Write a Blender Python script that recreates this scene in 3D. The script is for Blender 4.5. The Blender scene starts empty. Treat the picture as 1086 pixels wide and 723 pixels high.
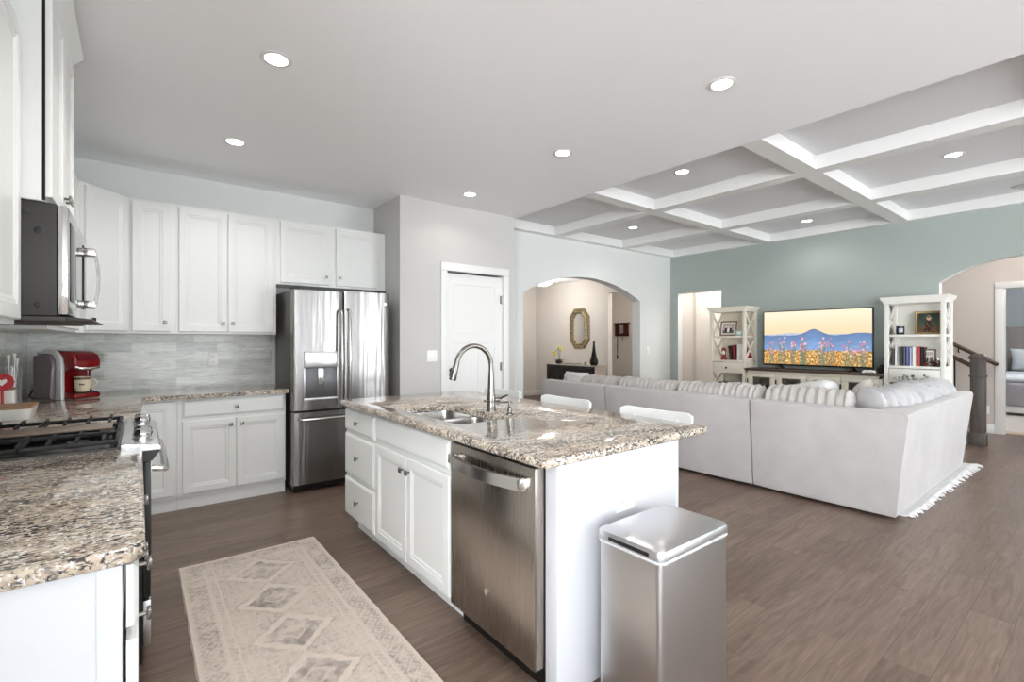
import bpy, bmesh, math, random
from mathutils import Vector, Matrix, noise
R = math.radians
random.seed(7)
scene = bpy.context.scene
col = scene.collection

# ------------------------------------------------------------------ camera, world, exposure
cam_d = bpy.data.cameras.new('camera'); cam = bpy.data.objects.new('camera', cam_d); col.objects.link(cam)
cam.location = (0, 0, 1.32); cam.rotation_euler = (R(90), 0, R(-38))
cam_d.sensor_width = 36; cam_d.lens = 507 / 1086 * 36; cam_d.clip_start = .05
cam_d.shift_y = -0.5 / 1086
scene.camera = cam
scene.view_settings.view_transform = 'Standard'; scene.view_settings.look = 'None'
scene.view_settings.gamma = 1; scene.view_settings.use_curve_mapping = False
scene.view_settings.exposure = 0.25
W = bpy.data.worlds.new('daylight'); scene.world = W; W.use_nodes = True
bg = W.node_tree.nodes['Background']; bg.inputs[0].default_value = (.80, .90, 1, 1); bg.inputs[1].default_value = .15

def area(name, loc, rot, sx, sy, power, color=(1, 1, 1)):
    d = bpy.data.lights.new(name, 'AREA'); d.shape = 'RECTANGLE'; d.size = sx; d.size_y = sy
    d.energy = power; d.color = color
    o = bpy.data.objects.new(name, d); col.objects.link(o); o.location = loc; o.rotation_euler = rot
    return o
WIN = [(-.3, 2.2, .08, 2.45), (2.6, 4.8, .08, 2.45), (5.1, 7.2, .08, 2.45)]
YB = -5.5; TILT = 40; DAY = (58, 35, 185); DAYL = (310, 45)
scene.cycles.diffuse_bounces = 8; scene.cycles.max_bounces = 12
def daylight(c, w, z0, z1, rz, power, n=4):   # daylight of the rear windows and the added nook light, in strips that lean towards the ceiling like light off bright ground
    hh = (z1 - z0) / n
    for k in range(n): area('window_daylight', (c[0], c[1], z0 + hh * (k + .5)), (R(90 + TILT), 0, R(rz)), w, hh, power * w * hh / 4.0, (.92, .96, 1))
for (x0, x1, z0, z1), p_ in zip(WIN, DAY): daylight(((x0 + x1) / 2, YB + .2), x1 - x0, z0, z1, 0, p_)
XN = -3.6; WINL = [(-5.2, -2.3, .08, 2.45), (-1.9, .15, .08, 2.45)]
for (y0, y1, z0, z1), p_ in zip(WINL, DAYL): daylight((XN + .2, (y0 + y1) / 2), y1 - y0, z0, z1, -90, p_)     # unseen nook windows, added left of the camera to light faces turned left
LAMP_W = 13
def bulb_or_fill(loc, power, color=(1, .98, .95), kind='SPOT', parent=None, size=.06, angle=150):
    d = bpy.data.lights.new('bulb_or_fill', kind); d.energy = power; d.color = color; d.shadow_soft_size = size
    if kind == 'SPOT': d.spot_size = R(angle); d.spot_blend = .6
    o = bpy.data.objects.new('bulb_or_fill', d); col.objects.link(o); o.location = loc
    if parent: o.parent = parent
    return o

# ------------------------------------------------------------------ materials
def lin(h):
    h = h.lstrip('#'); out = []
    for i in (0, 2, 4):
        c = int(h[i:i + 2], 16) / 255
        out.append(c / 12.92 if c <= .04045 else ((c + .055) / 1.055) ** 2.4)
    return (*out, 1)
MATS = {}
def mat(name, c='#ffffff', rough=.5, metal=0, emit=None, strength=1, alpha=1, trans=0, coat=0, spec=.5, sheen=0, ior=1.45):
    if name in MATS: return MATS[name]
    m = bpy.data.materials.new(name); m.use_nodes = True
    b = m.node_tree.nodes['Principled BSDF']
    b.inputs['Base Color'].default_value = lin(c) if isinstance(c, str) else c
    b.inputs['Roughness'].default_value = rough; b.inputs['Metallic'].default_value = metal
    b.inputs['Specular IOR Level'].default_value = spec; b.inputs['IOR'].default_value = ior
    if emit: b.inputs['Emission Color'].default_value = lin(emit); b.inputs['Emission Strength'].default_value = strength
    b.inputs['Transmission Weight'].default_value = trans; b.inputs['Alpha'].default_value = alpha
    b.inputs['Coat Weight'].default_value = coat; b.inputs['Sheen Weight'].default_value = sheen
    MATS[name] = m
    return m
class N:                              # tiny node-tree helper
    def __init__(s, m): s.t = m.node_tree; s.b = s.t.nodes['Principled BSDF']
    def new(s, typ, **kw):
        n = s.t.nodes.new(typ)
        for k, v in kw.items():
            if k.startswith('i_'):
                k = k[2:].replace('_', ' ')
                n.inputs[int(k) if k.isdigit() else k].default_value = v
            else: setattr(n, k, v)
        return n
    def link(s, a, b): s.t.links.new(a, b)
    def coords(s, scale=(1, 1, 1), rot=(0, 0, 0), kind='Object'):
        tc = s.new('ShaderNodeTexCoord'); mp = s.new('ShaderNodeMapping')
        mp.inputs['Scale'].default_value = scale; mp.inputs['Rotation'].default_value = rot
        s.link(tc.outputs[kind], mp.inputs['Vector']); return mp.outputs['Vector']
    def noise(s, vec, scale, detail=4, rough=.55, dist=0):
        n = s.new('ShaderNodeTexNoise'); n.inputs['Scale'].default_value = scale; n.inputs['Detail'].default_value = detail
        n.inputs['Roughness'].default_value = rough; n.inputs['Distortion'].default_value = dist
        s.link(vec, n.inputs['Vector']); return n
    def ramp(s, fac, stops, interp='LINEAR'):
        r = s.new('ShaderNodeValToRGB'); r.color_ramp.interpolation = interp
        e = r.color_ramp.elements
        while len(e) < len(stops): e.new(.5)
        for el, (p, c) in zip(e, stops): el.position = p; el.color = lin(c)
        s.link(fac, r.inputs[0]); return r.outputs[0]
    def mix(s, fac, a, b, mode='MIX'):
        n = s.new('ShaderNodeMix', data_type='RGBA', blend_type=mode)
        for v, i in ((fac, 0), (a, 6), (b, 7)):
            if isinstance(v, (int, float)): n.inputs[i].default_value = v
            elif isinstance(v, str): n.inputs[i].default_value = lin(v)
            else: s.link(v, n.inputs[i])
        return n.outputs[2]
    def bump(s, h, strength=.2, dist=.01):
        n = s.new('ShaderNodeBump'); n.inputs['Strength'].default_value = strength; n.inputs['Distance'].default_value = dist
        s.link(h, n.inputs['Height']); s.link(n.outputs[0], s.b.inputs['Normal'])

def paint(name, c, rough=.6):
    m = mat(name, c, rough, spec=.35); k = N(m); v = k.coords()
    n = k.noise(v, 180, 2); k.bump(n.outputs[0], .04, .002)
    return m
def granite(name, sx=1., dirrot=.6):
    m = mat(name, '#a8917c', .09, coat=.15, spec=.6); k = N(m)
    v = k.coords((.55, 1, 1), (0, 0, .35))
    base = k.ramp(k.noise(v, 24, 5, .6, .5).outputs[0], [(.32, '#94877a'), (.46, '#b4a492'), (.56, '#c7b8a6'), (.72, '#dbd3c8')])
    dk = k.noise(v, 110, 4, .6, .5); big = k.noise(v, 9, 3, .6, .3)
    sm = k.new('ShaderNodeMath', operation='MULTIPLY_ADD'); sm.inputs[1].default_value = .45; k.link(big.outputs[0], sm.inputs[0]); k.link(dk.outputs[0], sm.inputs[2])
    dkm = k.ramp(sm.outputs[0], [(.735, '#000000'), (.805, '#ffffff')])
    mid = k.noise(v, 58, 4, .6, .4); mm = k.ramp(mid.outputs[0], [(.52, '#000000'), (.64, '#ffffff')])
    c = k.mix(mm, base, '#7d746b'); c = k.mix(dkm, c, '#413d3c')
    w = k.noise(k.coords((1, 1, 1), (.3, .2, 1.2)), 85, 3, .6); wm = k.ramp(w.outputs[0], [(.575, '#000000'), (.65, '#ffffff')])
    c = k.mix(wm, c, '#e6e4e2')
    k.link(c, k.b.inputs['Base Color']); return m
def floorwood():
    m = mat('plank floor', '#7a685c', .34, spec=.45); k = N(m); v = k.coords()
    br = k.new('ShaderNodeTexBrick', i_Scale=1.0); br.offset = .37; br.offset_frequency = 2
    br.inputs['Color1'].default_value = (0, 0, 0, 1); br.inputs['Color2'].default_value = (1, 1, 1, 1)
    br.inputs['Mortar'].default_value = (.5, .5, .5, 1); br.inputs['Mortar Size'].default_value = .0012
    br.inputs['Brick Width'].default_value = 1.22; br.inputs['Row Height'].default_value = .155
    k.link(v, br.inputs['Vector'])
    sep = k.new('ShaderNodeSeparateColor'); k.link(br.outputs['Color'], sep.inputs[0])
    off = k.new('ShaderNodeCombineXYZ'); k.link(sep.outputs[0], off.inputs[2])
    mul = k.new('ShaderNodeVectorMath', operation='MULTIPLY'); mul.inputs[1].default_value = (1.3, 14, 1); k.link(v, mul.inputs[0])
    ad = k.new('ShaderNodeVectorMath', operation='MULTIPLY_ADD'); ad.inputs[1].default_value = (0, 0, 23); k.link(off.outputs[0], ad.inputs[0]); k.link(mul.outputs[0], ad.inputs[2])
    g = k.noise(ad.outputs[0], 2.2, 7, .62, 1.2)
    c1 = k.ramp(g.outputs[0], [(.25, '#624f43'), (.48, '#7b685b'), (.62, '#877467'), (.80, '#9a8778')])
    c2 = k.mix(sep.outputs[0], '#d2cfcd', '#ffffff')
    c = k.mix(.8, c1, c2, 'MULTIPLY')
    c = k.mix(br.outputs['Fac'], c, '#54473f')
    k.link(c, k.b.inputs['Base Color'])
    k.bump(g.outputs[0], .07, .004)
    return m
def tile():
    m = mat('glazed wall tile', '#b9bdbb', .16, coat=.2); k = N(m)
    tc = k.new('ShaderNodeTexCoord'); sx = k.new('ShaderNodeSeparateXYZ'); k.link(tc.outputs['Object'], sx.inputs[0])
    ad = k.new('ShaderNodeMath', operation='ADD'); k.link(sx.outputs[0], ad.inputs[0]); k.link(sx.outputs[1], ad.inputs[1])
    cb = k.new('ShaderNodeCombineXYZ'); k.link(ad.outputs[0], cb.inputs[0]); k.link(sx.outputs[2], cb.inputs[1])
    br = k.new('ShaderNodeTexBrick', i_Scale=1.0); br.offset = .42
    br.inputs['Color1'].default_value = lin('#cfd3cf'); br.inputs['Color2'].default_value = lin('#f2f4f0')
    br.inputs['Mortar'].default_value = lin('#e8e8e4'); br.inputs['Mortar Size'].default_value = .0026
    br.inputs['Brick Width'].default_value = .305; br.inputs['Row Height'].default_value = .0765
    k.link(cb.outputs[0], br.inputs['Vector'])
    st = k.new('ShaderNodeVectorMath', operation='MULTIPLY'); st.inputs[1].default_value = (3, 22, 1); k.link(cb.outputs[0], st.inputs[0])
    n = k.noise(st.outputs[0], 2.2, 4, .6, 1.5)
    s = k.ramp(n.outputs[0], [(.3, '#c2c3bf'), (.7, '#ffffff')])
    c = k.mix(.75, br.outputs['Color'], s, 'MULTIPLY'); k.link(c, k.b.inputs['Base Color'])
    inv = k.new('ShaderNodeMath', operation='SUBTRACT'); inv.inputs[0].default_value = 1; k.link(br.outputs['Fac'], inv.inputs[1])
    k.bump(inv.outputs[0], .5, .003); return m
def steel(name, c='#b3b1ae', rough=.24, axis=2, amt=.05, wav=(2.2, 2.2, .35)):
    m = mat(name, c, rough, 1); k = N(m)
    sc = [90, 90, 90]; sc[axis] = 1.2
    n = k.noise(k.coords(tuple(sc)), 3, 3)
    mr = k.new('ShaderNodeMapRange'); mr.inputs['To Min'].default_value = rough - .02; mr.inputs['To Max'].default_value = rough + .035
    k.link(n.outputs[0], mr.inputs[0]); k.link(mr.outputs[0], k.b.inputs['Roughness'])
    n2 = k.noise(k.coords(wav), 2.0, 2); k.bump(n2.outputs[0], amt, .05)
    return m
def fabric(name, c, c2, scale=60, rough=.9, bump=.25):
    m = mat(name, c, rough, spec=.15, sheen=.25); k = N(m); v = k.coords()
    n = k.noise(v, scale, 4); n2 = k.noise(v, 3.5, 3, .6, .5)
    c1 = k.mix(n2.outputs[0], c, c2); k.link(c1, k.b.inputs['Base Color']); k.bump(n.outputs[0], bump, .006); return m
def vcol(name, rough=.9, emit=0):
    m = mat(name, '#ffffff', rough, spec=.1); k = N(m); a = k.new('ShaderNodeAttribute'); a.attribute_name = 'Col'
    if emit:
        k.b.inputs['Base Color'].default_value = (.01, .01, .01, 1); k.link(a.outputs[0], k.b.inputs['Emission Color']); k.b.inputs['Emission Strength'].default_value = emit
    else: k.link(a.outputs[0], k.b.inputs['Base Color'])
    return m
def woodm(name, a, b, axis=0, rough=.45):
    m = mat(name, a, rough); k = N(m); sc = [14, 14, 14]; sc[axis] = 1
    n = k.noise(k.coords(tuple(sc)), 2, 5, .6, .8); k.link(k.ramp(n.outputs[0], [(.3, a), (.7, b)]), k.b.inputs['Base Color']); return m

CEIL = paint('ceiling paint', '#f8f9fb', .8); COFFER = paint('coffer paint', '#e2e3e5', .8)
KWALL = paint('warm grey wall paint', '#c6c4c1'); GWALL = paint('pale grey wall paint', '#dddfdd')
LWALL = paint('light grey green wall paint', '#cfd4d0')
TEAL = paint('grey teal wall paint', '#a6afaa'); FOYER = paint('beige wall paint', '#d9d4cd'); HALLW = paint('taupe wall paint', '#cdc5be')
BLUEW = paint('blue grey wall paint', '#c3cace')
TRIM = mat('white trim paint', '#e6e6e4', .4); CAB = mat('white cabinet paint', '#e6e7e5', .33, spec=.45)
CAB_TONED = mat('darkened white cabinet paint', '#c9cace', .42)  # cabinet white darkened on these panels to offset the strong daylight
WOOD = floorwood(); TILE = tile(); GRAN = granite('speckled granite'); 
SS = steel('brushed stainless'); SSF = steel('refrigerator stainless', '#8d8b89', .25, 2, .16, (6, 6, .45)); SSP = mat('polished steel', '#c2c2c0', .09, 1); SSH = steel('stainless handle', '#cfcdca', .2); SSD = steel('dishwasher stainless', '#b2aaa2', .26, 2, .02)
SSC = steel('bin stainless', '#cfcfd0', .30, 2, .03)
NICK = mat('brushed nickel', '#85827d', .27, 1); CHROME = mat('chrome', '#dadada', .08, 1)
BLACK = mat('black enamel', '#151515', .3); DARKG = mat('dark grey metal', '#3a3836', .45, .4); CAST = mat('cast iron', '#1c1a19', .55)
GAPM = mat('dark gap', '#0c0c0c', .8); BGLASS = mat('black oven glass', '#17181c', .06)
GLASS = mat('clear glass', '#ffffff', .02, trans=1, spec=.5); WHITEP = mat('white plastic', '#f1f1ee', .35)
CERAM = mat('white ceramic', '#ecebe6', .2); REDP = mat('red plastic', '#7a0d14', .2, coat=.4); SILV = mat('silver plastic', '#d6d7d9', .25, .15)
EMIT = mat('lamp lens', '#ffffff', .5, emit='#fff6e8', strength=14)

# ------------------------------------------------------------------ mesh builder
class MB:
    def __init__(s): s.b = bmesh.new()
    def _new(s): return set(s.b.verts)
    def rings(s, rs, closed=True, cap0=True, cap1=True, loop=False):
        V = [[s.b.verts.new(p) for p in r] for r in rs]; n = len(rs[0])
        seq = list(zip(V, V[1:])) + ([(V[-1], V[0])] if loop else [])
        for a, c in seq:
            for i in range(n if closed else n - 1):
                j = (i + 1) % n; s.b.faces.new((a[i], a[j], c[j], c[i]))
        if closed and not loop:
            if cap0: s.b.faces.new(V[0][::-1])
            if cap1: s.b.faces.new(V[-1])
        return s
    def box(s, x0, x1, y0, y1, z0, z1, bev=0, seg=2):
        x0, x1 = min(x0, x1), max(x0, x1); y0, y1 = min(y0, y1), max(y0, y1); z0, z1 = min(z0, z1), max(z0, z1)
        v = [s.b.verts.new(p) for p in ((x0, y0, z0), (x1, y0, z0), (x1, y1, z0), (x0, y1, z0), (x0, y0, z1), (x1, y0, z1), (x1, y1, z1), (x0, y1, z1))]
        fs = [s.b.faces.new([v[i] for i in q]) for q in ((3, 2, 1, 0), (4, 5, 6, 7), (0, 1, 5, 4), (1, 2, 6, 5), (2, 3, 7, 6), (3, 0, 4, 7))]
        if bev:
            es = list({e for f in fs for e in f.edges}); bmesh.ops.bevel(s.b, geom=es, offset=bev, segments=seg, affect='EDGES', profile=.5)
        return s
    def prism(s, poly, axis, a0, a1, bev=0, seg=2):
        """poly in the two axes other than `axis` (cyclic order kept), extruded from a0 to a1"""
        def P(u, v, w): return {'x': (w, u, v), 'y': (u, w, v), 'z': (u, v, w)}[axis]
        A = [s.b.verts.new(P(u, v, a0)) for u, v in poly]; B = [s.b.verts.new(P(u, v, a1)) for u, v in poly]
        n = len(poly); fs = [s.b.faces.new((A[i], A[(i + 1) % n], B[(i + 1) % n], B[i])) for i in range(n)]
        fs += [s.b.faces.new(A[::-1]), s.b.faces.new(B)]
        if bev:
            es = list({e for f in fs[-2:] for e in f.edges}); bmesh.ops.bevel(s.b, geom=es, offset=bev, segments=seg, affect='EDGES', profile=.5)
        return s
    def lathe(s, prof, c=(0, 0, 0), seg=24, axis='z', cap=True):
        rs = []
        for r, h in prof:
            ring = []
            for i in range(seg):
                a = 2 * math.pi * i / seg; u, v = max(r, 1e-4) * math.cos(a), max(r, 1e-4) * math.sin(a)
                p = {'z': (u, v, h), 'x': (h, u, v), 'y': (v, h, u)}[axis]
                ring.append((p[0] + c[0], p[1] + c[1], p[2] + c[2]))
            rs.append(ring)
        return s.rings(rs, cap0=cap, cap1=cap)
    def tube(s, pts, r, seg=10, flat=1.0):
        P = [Vector(p) for p in pts]; rs = []; n = len(P)
        rad = r if isinstance(r, (list, tuple)) else [r] * n
        up = None
        for i, p in enumerate(P):
            t = (P[min(i + 1, n - 1)] - P[max(i - 1, 0)]).normalized()
            if up is None: up = Vector((0, 0, 1)) if abs(t.z) < .9 else Vector((1, 0, 0))
            a = t.cross(up).normalized(); up = a.cross(t).normalized()
            rs.append([tuple(p + a * math.cos(q) * rad[i] + up * math.sin(q) * rad[i] * flat) for q in [2 * math.pi * k / seg for k in range(seg)]])
        return s.rings(rs)
    def bar(s, a, c, w, h, up=(0, 0, 1)):
        """square bar from a to c"""
        a, c, up = Vector(a), Vector(c), Vector(up); t = (c - a).normalized(); x = t.cross(up)
        if x.length < 1e-4: x = t.cross(Vector((1, 0, 0)))
        x.normalize(); z = x.cross(t).normalized()
        f = lambda p: [tuple(p + x * i * w / 2 + z * j * h / 2) for i, j in ((-1, -1), (1, -1), (1, 1), (-1, 1))]
        return s.rings([f(a), f(c)])
    def sphere(s, c, r, seg=16, n=10):
        rx, ry, rz = (r, r, r) if isinstance(r, (int, float)) else r
        rs = []
        for j in range(n + 1):
            ph = -math.pi / 2 + math.pi * j / n; q = max(math.cos(ph), 1e-3)
            rs.append([(c[0] + rx * q * math.cos(2 * math.pi * i / seg), c[1] + ry * q * math.sin(2 * math.pi * i / seg), c[2] + rz * math.sin(ph)) for i in range(seg)])
        return s.rings(rs)
    def panel(s, o, u, n, w, h, t=.02, frame=.062, drop=.007, flat=False):
        """framed door/drawer front: o lower corner on the back plane, u along the width, n outward, height along z"""
        o, u, n = Vector(o), Vector(u), Vector(n); z = Vector((0, 0, 1))
        prof = [(0, 0), (0, t - .005), (.002, t - .0015), (.005, t)]
        if flat == 'slab': prof = [(0, 0), (0, t - .009), (.004, t - .006), (.016, t)]
        elif not flat: prof += [(frame - .012, t), (frame - .007, t - .004), (frame + .002, t - .004), (frame + .012, t - drop - .002)]
        rs = []
        for i, d in prof:
            rs.append([tuple(o + u * a + z * b + n * d) for a, b in ((i, i), (w - i, i), (w - i, h - i), (i, h - i))])
        return s.rings(rs)
    def grid(s, f, nu, nv, close_u=False):
        V = [[s.b.verts.new(f(i / (nu if close_u else nu - 1), j / (nv - 1))) for j in range(nv)] for i in range(nu)]
        for i in range(nu if close_u else nu - 1):
            for j in range(nv - 1):
                a, c = V[i], V[(i + 1) % nu]; s.b.faces.new((a[j], c[j], c[j + 1], a[j + 1]))
        return s
    def build(s, name, m, parent=None, smooth=True, angle=35, normals=True):
        if normals: bmesh.ops.recalc_face_normals(s.b, faces=s.b.faces)
        if parent is not None:
            top = parent
            while top.parent: top = top.parent
            M = Matrix.LocRotScale(top.location, top.rotation_euler, None).inverted()
            s.b.transform(M)
        me = bpy.data.meshes.new(name); s.b.to_mesh(me); s.b.free()
        ms = m if isinstance(m, (list, tuple)) else [m]
        for q in ms: me.materials.append(q)
        if smooth:
            for p in me.polygons: p.use_smooth = True
            me.set_sharp_from_angle(angle=R(angle))
        o = bpy.data.objects.new(name, me); col.objects.link(o)
        if parent is not None: o.parent = parent
        return o
def rr(x0, x1, y0, y1, r, z, n=5):
    out = []
    for cx, cy, a in ((x1 - r, y1 - r, 0), (x0 + r, y1 - r, 90), (x0 + r, y0 + r, 180), (x1 - r, y0 + r, 270)):
        for i in range(n + 1):
            q = R(a + 90 * i / n); out.append((cx + r * math.cos(q), cy + r * math.sin(q), z))
    return out
def thing(name, label, cat, loc=(0, 0, 0), rz=0, group=None):
    o = bpy.data.objects.new(name, None); col.objects.link(o); o.location = loc; o.rotation_euler = (0, 0, R(rz)); o.empty_display_size = .1
    return tag(o, label, cat, group)
def tag(o, label, cat, group=None, kind=None):
    o['label'] = label; o['category'] = cat
    if group: o['group'] = group
    if kind: o['kind'] = kind
    return o
def struct(name, mb, m, label=None, parent=None, **kw):
    o = mb.build(name, m, parent, **kw)
    if parent is None: o['kind'] = 'structure'; 
    if label: o['label'] = label
    return o
def copy_tree(o, parent=None):
    c = o.copy(); col.objects.link(c)
    if parent: c.parent = parent
    for ch in list(o.children): copy_tree(ch, c)
    return c
def bymat(o, f):
    for p in o.data.polygons: p.material_index = f(p)
def paintgrid(o, f):
    """store colours per corner of a grid mesh (a printed or woven picture)"""
    me = o.data; ca = me.color_attributes.new('Col', 'FLOAT_COLOR', 'POINT')
    for i, v in enumerate(me.vertices): ca.data[i].color = f(v.co)

# ------------------------------------------------------------------ the room
H = 2.77; XL, YW = -.67, 5.11; XT = 7.41; YA = 4.935; HC = 2.885; XK = 3.53
struct('floor', MB().box(XN - .15, 9.75, YB - .15, 9.0, -.06, 0), WOOD)
struct('floor_bedroom', MB().box(9.9, 15.2, -2.5, 3.6, -.06, .004), fabric('bedroom carpet', '#cfc8c0', '#bdb5ad', 90))
struct('trim_threshold', MB().box(9.70, 9.95, -.2, 1.3, -.05, .006), woodm('threshold wood', '#b09880', '#c7b096', 1))
struct('wall_left', MB().box(XL - .12, XL, .28, YW + .12, 0, H), LWALL)  # near end lengthened, out of view, to block nook light from the end panel
mb = MB(); ys_ = [YB] + [q for w in WINL for q in w[:2]] + [.28]
for i in range(0, len(ys_), 2): mb.box(XN - .12, XN, ys_[i], ys_[i + 1], 0, H)
for (y0, y1, z0, z1) in WINL: mb.box(XN - .12, XN, y0, y1, z1, H).box(XN - .12, XN, y0, y1, 0, z0)
struct('wall_added_nook', mb.box(XN, XL - .12, .28, .40, 0, H), LWALL)  # unseen nook, added so side light reaches the island fronts
struct('wall_back', MB().box(XL, 2.05, YW, YW + .12, 0, H), GWALL)
# pantry block, doorway notched in its front
DX0, DX1, DZ = 2.585, 3.335, 2.065
struct('wall_pantry', MB().prism([(2.05, 0), (DX0, 0), (DX0, DZ), (DX1, DZ), (DX1, 0), (3.5, 0), (3.5, H), (2.05, H)], 'y', 4.437, 4.56)
       .box(2.05, 2.17, 4.56, YW + .12, 0, H).box(3.38, 3.5, 4.56, YW + .1, 0, H), KWALL, smooth=False)
def arc(x0, x1, zs, rise, n=28):
    c = (x0 + x1) / 2; hw = abs(x1 - x0) / 2; rad = (hw * hw + rise * rise) / (2 * rise); zc = zs + rise - rad
    a = math.asin(hw / rad); s = 1 if x1 > x0 else -1
    return [(c + s * rad * math.sin(-a + 2 * a * i / n), zc + rad * math.cos(-a + 2 * a * i / n)) for i in range(n + 1)]
o = struct('wall_far', MB().prism([(3.5, 0), (4.05, 0)] + arc(4.05, 6.55, 1.965, .295) + [(6.55, 0), (XT + .0, 0), (XT, HC), (3.5, HC)], 'y', YA, YA + .16), [GWALL, FOYER], smooth=False)
bymat(o, lambda p: 1 if p.normal.y > .5 else 0)
o = struct('wall_right', MB().prism([(YB, 0), (-.06, 0)] + arc(-.06, 1.336, 2.0, .235) + [(1.336, 0), (4.0, 0), (4.0, 2.135), (4.785, 2.135), (4.785, 0), (YA + .16, 0), (YA + .16, HC), (YB, HC)], 'x', XT, XT + .13), [TEAL, FOYER, TRIM], smooth=False)
bymat(o, lambda p: 0 if p.normal.x < -.5 else (1 if p.normal.x > .5 else 2))
# rear wall with its windows (behind the camera)
mb = MB(); xs = [XN] + [q for w in WIN for q in w[:2]] + [XT]
for i in range(0, len(xs), 2): mb.box(xs[i], xs[i + 1], YB - .12, YB, 0, HC)
for (x0, x1, z0, z1) in WIN:
    mb.box(x0, x1, YB - .12, YB, z1, HC)
    if z0 > .1: mb.box(x0, x1, YB - .12, YB, 0, z0)
struct('wall_rear', mb, GWALL)
for i, (x0, x1, z0, z1) in enumerate(WIN):
    mb = MB(); t = .06; xm = (x0 + x1) / 2
    for a in (x0, xm - t / 2, x1 - t): mb.box(a, a + t, YB - .1, YB - .04, z0, z1)
    for a in (z0, z1 - t): mb.box(x0, x1, YB - .1, YB - .04, a, a + t)
    struct('window_%d' % (i + 1), mb, TRIM)
for i, (y0, y1, z0, z1) in enumerate(WINL):
    mb = MB(); t = .06; ym = (y0 + y1) / 2
    for a in (y0, ym - t / 2, y1 - t): mb.box(XN - .1, XN - .04, a, a + t, z0, z1)
    for a in (z0, z1 - t): mb.box(XN - .1, XN - .04, y0, y1, a, a + t)
    struct('window_%d' % (i + 4), mb, TRIM)  # frames of the added nook windows, out of view
struct('ceiling', MB().box(XL, XK, YB, YW, H, H + .25).box(XN, XL, YB, .40, H, H + .25), CEIL)
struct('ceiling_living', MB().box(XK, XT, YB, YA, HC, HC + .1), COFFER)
k = 0
for (y0, y1) in ((YA - .115, YA), (3.205, 3.355), (1.605, 1.755), (.0, .15), (-1.6, -1.45), (-3.2, -3.05), (YB, YB + .11)):
    k += 1; struct('trim_%d' % k, MB().box(XK, XT, y0, y1, H, HC), TRIM, 'white ceiling beam')
ys = [YB + .11, -3.2, -3.05, -1.6, -1.45, 0, .15, 1.605, 1.755, 3.205, 3.355, YA - .115]
for (x0, x1) in ((4.515, 4.665), (5.95, 6.115), (XT - .1, XT)):
    for i in range(0, len(ys), 2):
        k += 1; struct('trim_%d' % k, MB().box(x0, x1, ys[i], ys[i + 1], H, HC), TRIM, 'white ceiling beam')
def base(name, pts, h=.13, t=.016):
    mb = MB()
    for (a, c) in pts:
        (x0, y0), (x1, y1) = a, c
        if abs(x1 - x0) > abs(y1 - y0): mb.box(x0, x1, y0 - t, y0, 0, h, .004)
        else: mb.box(x0 - t, x0, y0, y1, 0, h, .004)
    return struct(name, mb, TRIM)
base('baseboard_pantry', [((2.05, 4.437), (2.49, 4.437)), ((3.43, 4.437), (3.5, 4.437))])
base('baseboard_far', [((3.5, YA), (4.05, YA)), ((6.55, YA), (XT, YA))])
base('baseboard_right', [((XT, 1.34), (XT, 3.99)), ((XT, 4.79), (XT, YA)), ((XT, YB), (XT, -.07))])
# pantry door
d = struct('door_1', MB().box(DX0 + .002, DX1 - .002, 4.46, 4.495, .012, DZ - .02), TRIM)
mb = MB()
y = 4.46; W2 = DX1 - DX0
for (a, c, z0, z1) in ((.11, W2 - .11, 1.42, 1.93), (.11, W2 / 2 - .05, .22, 1.30), (W2 / 2 + .05, W2 - .11, .22, 1.30)):
    X0, X1 = DX0 + a, DX0 + c
    mb.rings([[(X0 - i, y + dd, z0 - i), (X1 + i, y + dd, z0 - i), (X1 + i, y + dd, z1 + i), (X0 - i, y + dd, z1 + i)] for i, dd in ((.012, 0), (.012, -.006), (.0, -.006), (-.004, -.001))])
struct('door_panel', mb, TRIM, parent=d)
mb = MB()
for a, c, z0, z1 in ((DX0 - .075, DX0, 0, DZ), (DX1, DX1 + .075, 0, DZ), (DX0 - .075, DX1 + .075, DZ, DZ + .085)): mb.box(a, c, 4.417, 4.437, z0, z1, .004)
mb.box(DX0 - .004, DX0 + .004, 4.437, 4.55, 0, DZ).box(DX1 - .004, DX1 + .004, 4.437, 4.55, 0, DZ)
struct('trim_pantry_door', mb, TRIM)
for z in (.25, 1.02, 1.79): MB().lathe([(.008, -.05), (.008, .05)], (DX1 - .004, 4.455, z), 10).box(DX1 - .03, DX1 - .002, 4.452, 4.459, z - .045, z + .045).build('hinge', NICK, d)
MB().lathe([(.028, 0), (.028, -.008), (.011, -.012), (.011, -.035), (.027, -.045), (.030, -.06), (.02, -.07), (.0, -.072)], (DX0 + .07, 4.46, 1.0), 20, 'y').build('door_knob', NICK, d)
# foyer and hall beyond the arch
struct('wall_foyer', MB().box(7.6, 7.72, 6.52, 8.78, 0, 2.62).box(7.6, 7.72, YA + .16, 6.52, 2.3, 2.62), FOYER)
struct('wall_foyer_end', MB().box(3.3, 8.9, 8.78, 8.9, 0, 2.62), FOYER)
struct('wall_foyer_left', MB().box(3.3, 3.42, YW + .12, 8.78, 0, 2.62), FOYER)
struct('ceiling_foyer', MB().box(3.3, 8.95, YA + .16, 8.9, 2.62, 2.7), CEIL)
struct('wall_hall', MB().box(8.7, 8.82, 5.15, 8.78, 0, 2.62).box(8.58, 8.82, 2.9, 5.15, 0, 2.62), FOYER)
struct('wall_hall_side', MB().box(XT + .13, 8.58, 3.6, 3.72, 0, 2.62), FOYER)
struct('ceiling_hall', MB().box(XT + .13, 8.95, 3.4, YA + .16, 2.62, 2.7), CEIL)
base('baseboard_foyer', [((7.6, 6.52), (7.6, 8.78)), ((3.5, 8.78), (7.6, 8.78))])
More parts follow.
